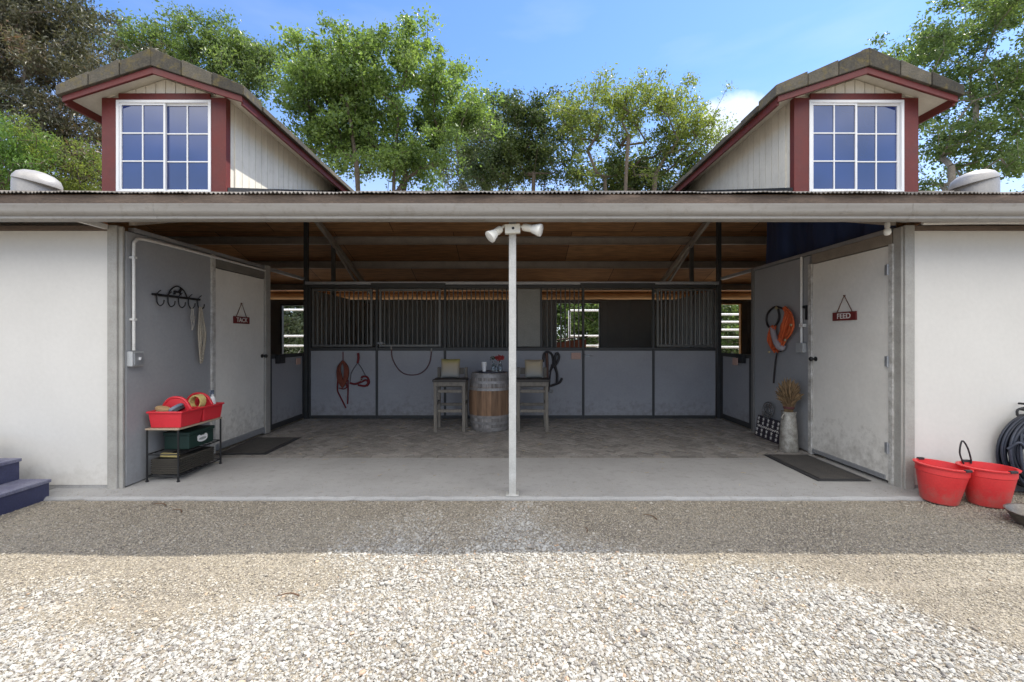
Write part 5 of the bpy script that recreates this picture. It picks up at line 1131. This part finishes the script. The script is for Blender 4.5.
g = MB(); g.add([(1.15, 12.5, 1.335), (2.12, 12.5, 1.46), (2.12, 13.25, 1.46), (1.15, 13.25, 1.335), (1.15, 12.5, 1.365), (2.12, 12.5, 1.49), (2.12, 13.25, 1.49), (1.15, 13.25, 1.365)], [(0, 3, 2, 1), (4, 5, 6, 7), (0, 1, 5, 4), (1, 2, 6, 5), (2, 3, 7, 6), (3, 0, 4, 7)]); g.build('lid', timber_dark, t)

def leaves_mesh(name, cent, normals_up, size, mat, parent, aspect=.5, droop=0.0):
    n = len(cent); d = rng.normal(0, 1, (n, 3)); d[:, 2] -= droop; d /= np.linalg.norm(d, axis=1)[:, None]
    nn = rng.normal(0, 1, (n, 3)); nn[:, 2] += normals_up; s = np.cross(d, nn); s /= (np.linalg.norm(s, axis=1)[:, None] + 1e-9); up = np.cross(s, d)
    L_ = size * np.clip(np.exp(rng.normal(-.05, .34, n)), .45, 1.9)[:, None]; Wd = L_ * aspect
    a = cent - d * L_ * .5; b = cent + s * Wd * .5 + up * L_ * .08; c = cent + d * L_ * .5; e = cent - s * Wd * .5 + up * L_ * .08
    V = np.stack([a, b, c, e], 1).reshape(-1, 3) - np.array(OFF[parent][:])
    me = bpy.data.meshes.new(name); me.vertices.add(n * 4); me.vertices.foreach_set('co', V.reshape(-1).astype(np.float32))
    me.loops.add(n * 4); me.loops.foreach_set('vertex_index', np.arange(n * 4, dtype=np.int32)); me.polygons.add(n); me.polygons.foreach_set('loop_start', (np.arange(n) * 4).astype(np.int32))
    me.update(calc_edges=True); me.materials.append(mat); me.polygons.foreach_set('use_smooth', [False] * n)
    o = bpy.data.objects.new(name, me); C.objects.link(o); o.parent = parent; OFF[o] = OFF[parent]; return o
def tree(name, label, x, y, blobs, n_cl, leaves_per, cl_r, leaf, lmat, bmat, group, trunk_r=.2, base_z=None, stems=1, up=.6, aspect=.5, droop=0.0, cl_flat=.75, seed=0, thin=1.0, bough=.55):
    """blobs: crown envelope as (dx, dy, z, rx, ry, rz, weight); clusters of leaves joined to the trunk by tapering limbs"""
    r = np.random.default_rng(seed + 100); t = thing(name, label, 'tree' if 'shrub' not in name else 'shrub', (x, y, GZ), group)
    wts = np.array([b[6] for b in blobs], float); wts /= wts.sum(); cl = []
    while len(cl) < n_cl:
        b = blobs[r.choice(len(blobs), p=wts)]; d = r.normal(0, 1, 3); d /= np.linalg.norm(d); q = r.random() ** (1 / 2.6)
        c0 = np.array((x + b[0] + d[0] * b[3] * q, y + b[1] + d[1] * b[4] * q, b[2] + d[2] * b[5] * q)); sp = bough * r.uniform(.6, 1.3)
        for _ in range(int(r.integers(3, 9))): cl.append(tuple(c0 + r.normal(0, 1, 3) * np.array((sp, sp, sp * .55))))
    cl = np.array(cl); zmin = cl[:, 2].min(); base = []
    # trunk nodes
    nodes = []; par = []
    tz = zmin * .75 + .25 * np.median(cl[:, 2])
    for s_ in range(stems):
        ang = 2 * math.pi * s_ / max(1, stems) + r.random(); off = 0 if stems == 1 else .25
        px_, py_ = x + off * math.cos(ang), y + off * math.sin(ang); prev = -1; m = 6
        lean = (0 if stems == 1 else .9) ; 
        for k in range(m + 1):
            u = k / m; nodes.append(np.array((px_ + lean * math.cos(ang) * u * 1.2 + .15 * math.sin(u * 5 + s_) * u, py_ + lean * math.sin(ang) * u * .8, GZ - .1 + (tz - GZ + .1) * u))); par.append(prev); prev = len(nodes) - 1
    order = np.argsort(np.linalg.norm(cl - nodes[len(nodes) - 1], axis=1))
    for i in order:
        c = cl[i]; P = np.array(nodes); dd = np.linalg.norm(P - c, axis=1) + 1.2 * np.maximum(0, P[:, 2] - c[2] + .2)
        dd[[k for k in range(len(nodes)) if P[k, 2] < tz * .55]] += 6
        j = int(np.argmin(dd)); L_ = np.linalg.norm(P[j] - c); prev = j; k_ = max(1, int(L_ / .7))
        for q in range(1, k_ + 1):
            u = q / k_; w_ = r.normal(0, .07 * L_, 3) * (1 if q < k_ else 0); w_[2] += .10 * L_ * math.sin(math.pi * u)
            nodes.append(P[j] + (c - P[j]) * u + w_ * math.sin(math.pi * u)); par.append(prev); prev = len(nodes) - 1
    n = len(nodes); cnt = np.zeros(n); hasch = np.zeros(n, bool)
    for k in range(n):
        if par[k] >= 0: hasch[par[k]] = True
    for k in range(n - 1, -1, -1):
        if not hasch[k]: cnt[k] += 1
        if par[k] >= 0: cnt[par[k]] += cnt[k]
    rad = .62 * trunk_r * (cnt / cnt.max()) ** .60; rad = np.maximum(rad, .009)
    for k in range(n):
        if k < stems * 7: rad[k] *= 1.15 - .15 * (k % 7) / 6
    g = MB()
    for k in range(n):
        if par[k] >= 0: g.tube([nodes[par[k]], nodes[k]], [min(rad[par[k]], rad[k] * 1.5), rad[k]], 6 if rad[k] > .05 else 4)
    g.build('trunk', bmat, t, smooth=60, fix=False)
    cents = []
    for c in cl:
        m = int(leaves_per * r.uniform(.5, 1.4)); d = r.normal(0, 1, (m, 3)) * np.array([1, 1, cl_flat]) * cl_r * r.uniform(.6, 1.25) * .6
        cents.append(c + d)
    # foliage along the twigs too
    P = np.array(nodes); tw = [k for k in range(n) if rad[k] < .05 and par[k] >= 0]
    if tw:
        m = int(len(tw) * leaves_per * .12 * thin); kk = r.choice(tw, m); u = r.random((m, 1)); pp = np.array([par[k] for k in kk]); cents.append(P[kk] * u + P[pp] * (1 - u) + r.normal(0, .14, (m, 3)))
    leaves_mesh('crown', np.concatenate(cents), up, leaf * 1.18, lmat, t, aspect, droop)
    return t
lm_euc = leaf_mat('olive and russet leaves', [(0.035, 0.040, 0.026), (0.075, 0.08, 0.048), (0.14, 0.135, 0.09), (0.17, 0.085, 0.06)], big=.30, trans=.3)
lm_mid = leaf_mat('mid green leaves', [(0.06, 0.10, 0.038), (0.105, 0.16, 0.055), (0.17, 0.225, 0.085)], big=.4)
lm_maple = leaf_mat('fresh green leaves', [(0.06, 0.10, 0.038), (0.11, 0.175, 0.055), (0.17, 0.245, 0.075), (0.24, 0.32, 0.11)], big=.45)
lm_dark = leaf_mat('dark green leaves', [(0.035, 0.06, 0.024), (0.065, 0.10, 0.032), (0.13, 0.165, 0.048)], big=.5, trans=.35)
lm_yel = leaf_mat('yellow green leaves', [(0.07, 0.105, 0.032), (0.15, 0.195, 0.05), (0.25, 0.29, 0.075)], big=.5)
lm_fern = leaf_mat('bright fern leaves', [(0.07, 0.14, 0.035), (0.12, 0.21, 0.05), (0.17, 0.27, 0.06)], big=.6)
lm_pale = leaf_mat('pale grey green leaves', [(0.09, 0.12, 0.075), (0.13, 0.16, 0.10), (0.17, 0.19, 0.12)], big=.6)
def pz(py, y): return EYE + (CY - py) * y / F
def pxx(px, y): return (px - CX) * y / F
TG = 'trees standing behind the barn'
# dark russet tree at far left
y = 17; tree('gum_tree', 'big dark olive and russet tree at the far left behind the barn', pxx(45, y), y, [(0, 0, pz(85, y), 2.9, 2.4, 3.9, 3), (-1.3, 0, pz(20, y), 2.0, 2.0, 2.2, 1.2), (1.2, 0, pz(30, y), 1.7, 1.6, 2.0, 1.2), (1.1, 0, pz(150, y), 1.9, 1.7, 2.2, 1.3), (-2.4, 0, pz(50, y), 1.7, 1.6, 3, .8)], 620, 150, .40, .12, lm_euc, bark, TG, .32, stems=2, aspect=.3, droop=.5, seed=1)
y = 14; tree('fern_leaf_tree', 'bright feathery green tree at the left edge of the photo', pxx(-12, y), y, [(0, 0, pz(150, y), 1.0, 1.2, 1.3, 2), (.3, 0, pz(122, y), .75, .8, .5, .8)], 110, 120, .36, .09, lm_fern, bark, TG, .12, aspect=.28, droop=.9, seed=2)
y = 15.5; tree('shrub_tree', 'yellow-green bushy tree showing below the dark russet tree', pxx(74, y), y, [(0, 0, pz(178, y), 1.3, 1.0, 1.1, 1)], 75, 110, .36, .085, lm_yel, bark, TG, .08, aspect=.35, seed=3)
y = 22; tree('leafy_tree', 'medium green airy tree rising behind the left dormer', pxx(205, y), y, [(0, 0, pz(85, y), 3.2, 2.6, 2.6, 2), (-2.0, 0, pz(62, y), 1.9, 1.8, 1.8, 1.2), (1.7, 0, pz(62, y), 1.7, 1.6, 1.8, 1.2), (.4, 0, pz(40, y), 1.6, 1.5, 1.2, .9), (0, 0, pz(150, y), 3.4, 2, 2.8, 1.2)], 520, 105, .42, .11, lm_mid, bark, TG, .24, stems=2, seed=4)
y = 19; tree('maple_tree', 'large fresh green tree between the left dormer and the middle of the roof', pxx(378, y), y, [(-2.2, 0, pz(105, y), 2.2, 2.2, 2.4, 2), (.9, 0, pz(95, y), 2.7, 2.2, 2.4, 2), (0, 0, pz(66, y), 2.6, 1.8, 1.3, 1.4), (3.0, 0, pz(110, y), 1.4, 1.4, 1.9, 1.1), (-2.9, 0, pz(75, y), 1.4, 1.2, 1.3, .9), (0, 0, pz(155, y), 4.4, 2.2, 1.5, 1.9)], 680, 118, .40, .105, lm_maple, bark, TG, .18, stems=5, aspect=.6, seed=15)
y = 30; tree('slender_tree', 'thin pale grey-green tree between the two bigger middle trees', pxx(475, y), y, [(0, 0, pz(150, y), 3.4, 1.5, 3.0, 1)], 330, 60, .55, .14, lm_pale, bark_pale, TG, .14, stems=4, seed=6)
y = 23; tree('dark_tree', 'small dark green tree with a ragged top right of the centre', pxx(530, y), y, [(.2, 0, pz(155, y), 1.9, 1.5, 2.0, 2), (-.7, 0, pz(122, y), 1.0, .9, 1.3, .7), (1.0, 0, pz(124, y), 1.1, 1.0, 1.2, .8), (-2.0, 0, pz(165, y), 1.3, 1.0, 1.2, .5)], 320, 95, .40, .115, lm_dark, bark, TG, .15, stems=4, seed=7)
y = 20; tree('sparse_tree', 'open yellow-green tree with bare limbs showing left of the right dormer', pxx(632, y), y, [(-1.6, 0, pz(115, y), 1.4, 1.4, 1.4, 1), (.2, 0, pz(105, y), 1.7, 1.4, 1.5, 1.1), (1.9, 0, pz(115, y), 1.4, 1.3, 1.5, 1), (3.0, 0, pz(140, y), 1.1, 1.0, 1.0, .6), (0, 0, pz(158, y), 3.0, 1.6, 1.4, 1.3)], 420, 62, .36, .095, lm_yel, bark, TG, .17, stems=3, seed=8)
y = 22; tree('dark_tree', 'low dark green tree filling in beneath the open yellow-green tree', pxx(628, y), y, [(0, 0, pz(178, y), 3.4, 1.3, 1.5, 1)], 190, 70, .45, .13, lm_dark, bark, TG, .12, stems=3, seed=9)
y = 18; tree('spreading_tree', 'tall light green tree with layered boughs behind the right dormer', pxx(978, y), y, [(0, 0, pz(60, y), 2.8, 2.3, 2.0, 2), (-2.2, 0, pz(50, y), 1.6, 1.5, 1.4, 1.1), (.6, 0, pz(10, y), 2.2, 1.8, 1.4, 1.4), (2.3, 0, pz(90, y), 1.8, 1.7, 2.2, 1), (-.8, 0, pz(125, y), 2.5, 1.9, 1.8, 1.3), (.3, 0, pz(165, y), 2.9, 1.8, 1.4, 1.1)], 450, 85, .42, .11, lm_mid, bark_pale, TG, .24, stems=2, cl_flat=.5, seed=10)
# shrubs seen through the rear windows
SG = 'shrubs beyond the rear fence'
for k, (px, y, h, rr, mt, lb) in enumerate(((258, 17, 4.2, 1.6, lm_pale, 'greyish shrub beyond the fence behind the left rear window'), (302, 18.5, 4.4, 1.8, lm_dark, 'dark shrub right of the greyish one behind the left rear window'),
        (550, 17, 4.4, 1.5, lm_maple, 'fresh green shrub at the left of the middle rear window'), (596, 16.8, 4.2, 1.5, lm_mid, 'mid green shrub at the right of the middle rear window'), (640, 18.5, 4.6, 1.8, lm_dark, 'dark shrub hidden mostly by the wall right of the middle rear window'),
        (716, 18, 3.6, 1.5, lm_pale, 'pale shrub behind the many-railed fence at the right rear window'), (756, 17, 4.0, 1.5, lm_mid, 'green shrub at the far right behind the many-railed fence'))):
    tree('shrub', lb, pxx(px, y), y, [(0, 0, h * .5, rr, rr * .8, h * .5, 1)], 190, 90, .34, .10, mt, bark, SG, .05, stems=3, aspect=.5, seed=20 + k)
# a few twigs and dead leaves on the shaded gravel
lt = pm('dead leaf', (0.16, 0.09, 0.05), (0.10, 0.06, 0.035), rough=.9)
for k in range(5):
    a = random.uniform(0, 3.1); x_, y_ = [(-3.0, 3.85), (-2.75, 3.7), (.55, 3.3), (-1.2, 2.5), (1.15, 3.55)][k]
    tag(MB().tube(catmull([(x_, y_, GZ + .014), (x_ + .06 * math.cos(a), y_ + .06 * math.sin(a), GZ + .02), (x_ + .13 * math.cos(a + .3), y_ + .13 * math.sin(a + .3), GZ + .013)], 3), [.006, .005, .005, .004, .004, .003, .002], 6).build('twig', lt, loc=(x_, y_, GZ)), ['dry twig near the left end of the slab', 'dry twig lying just in front of the slab at left', 'dry twig in the shaded gravel right of the middle post', 'dry twig in the sunlit gravel left of centre', 'dry twig in the shaded gravel towards the right'][k], 'twig', 'twigs on the gravel')
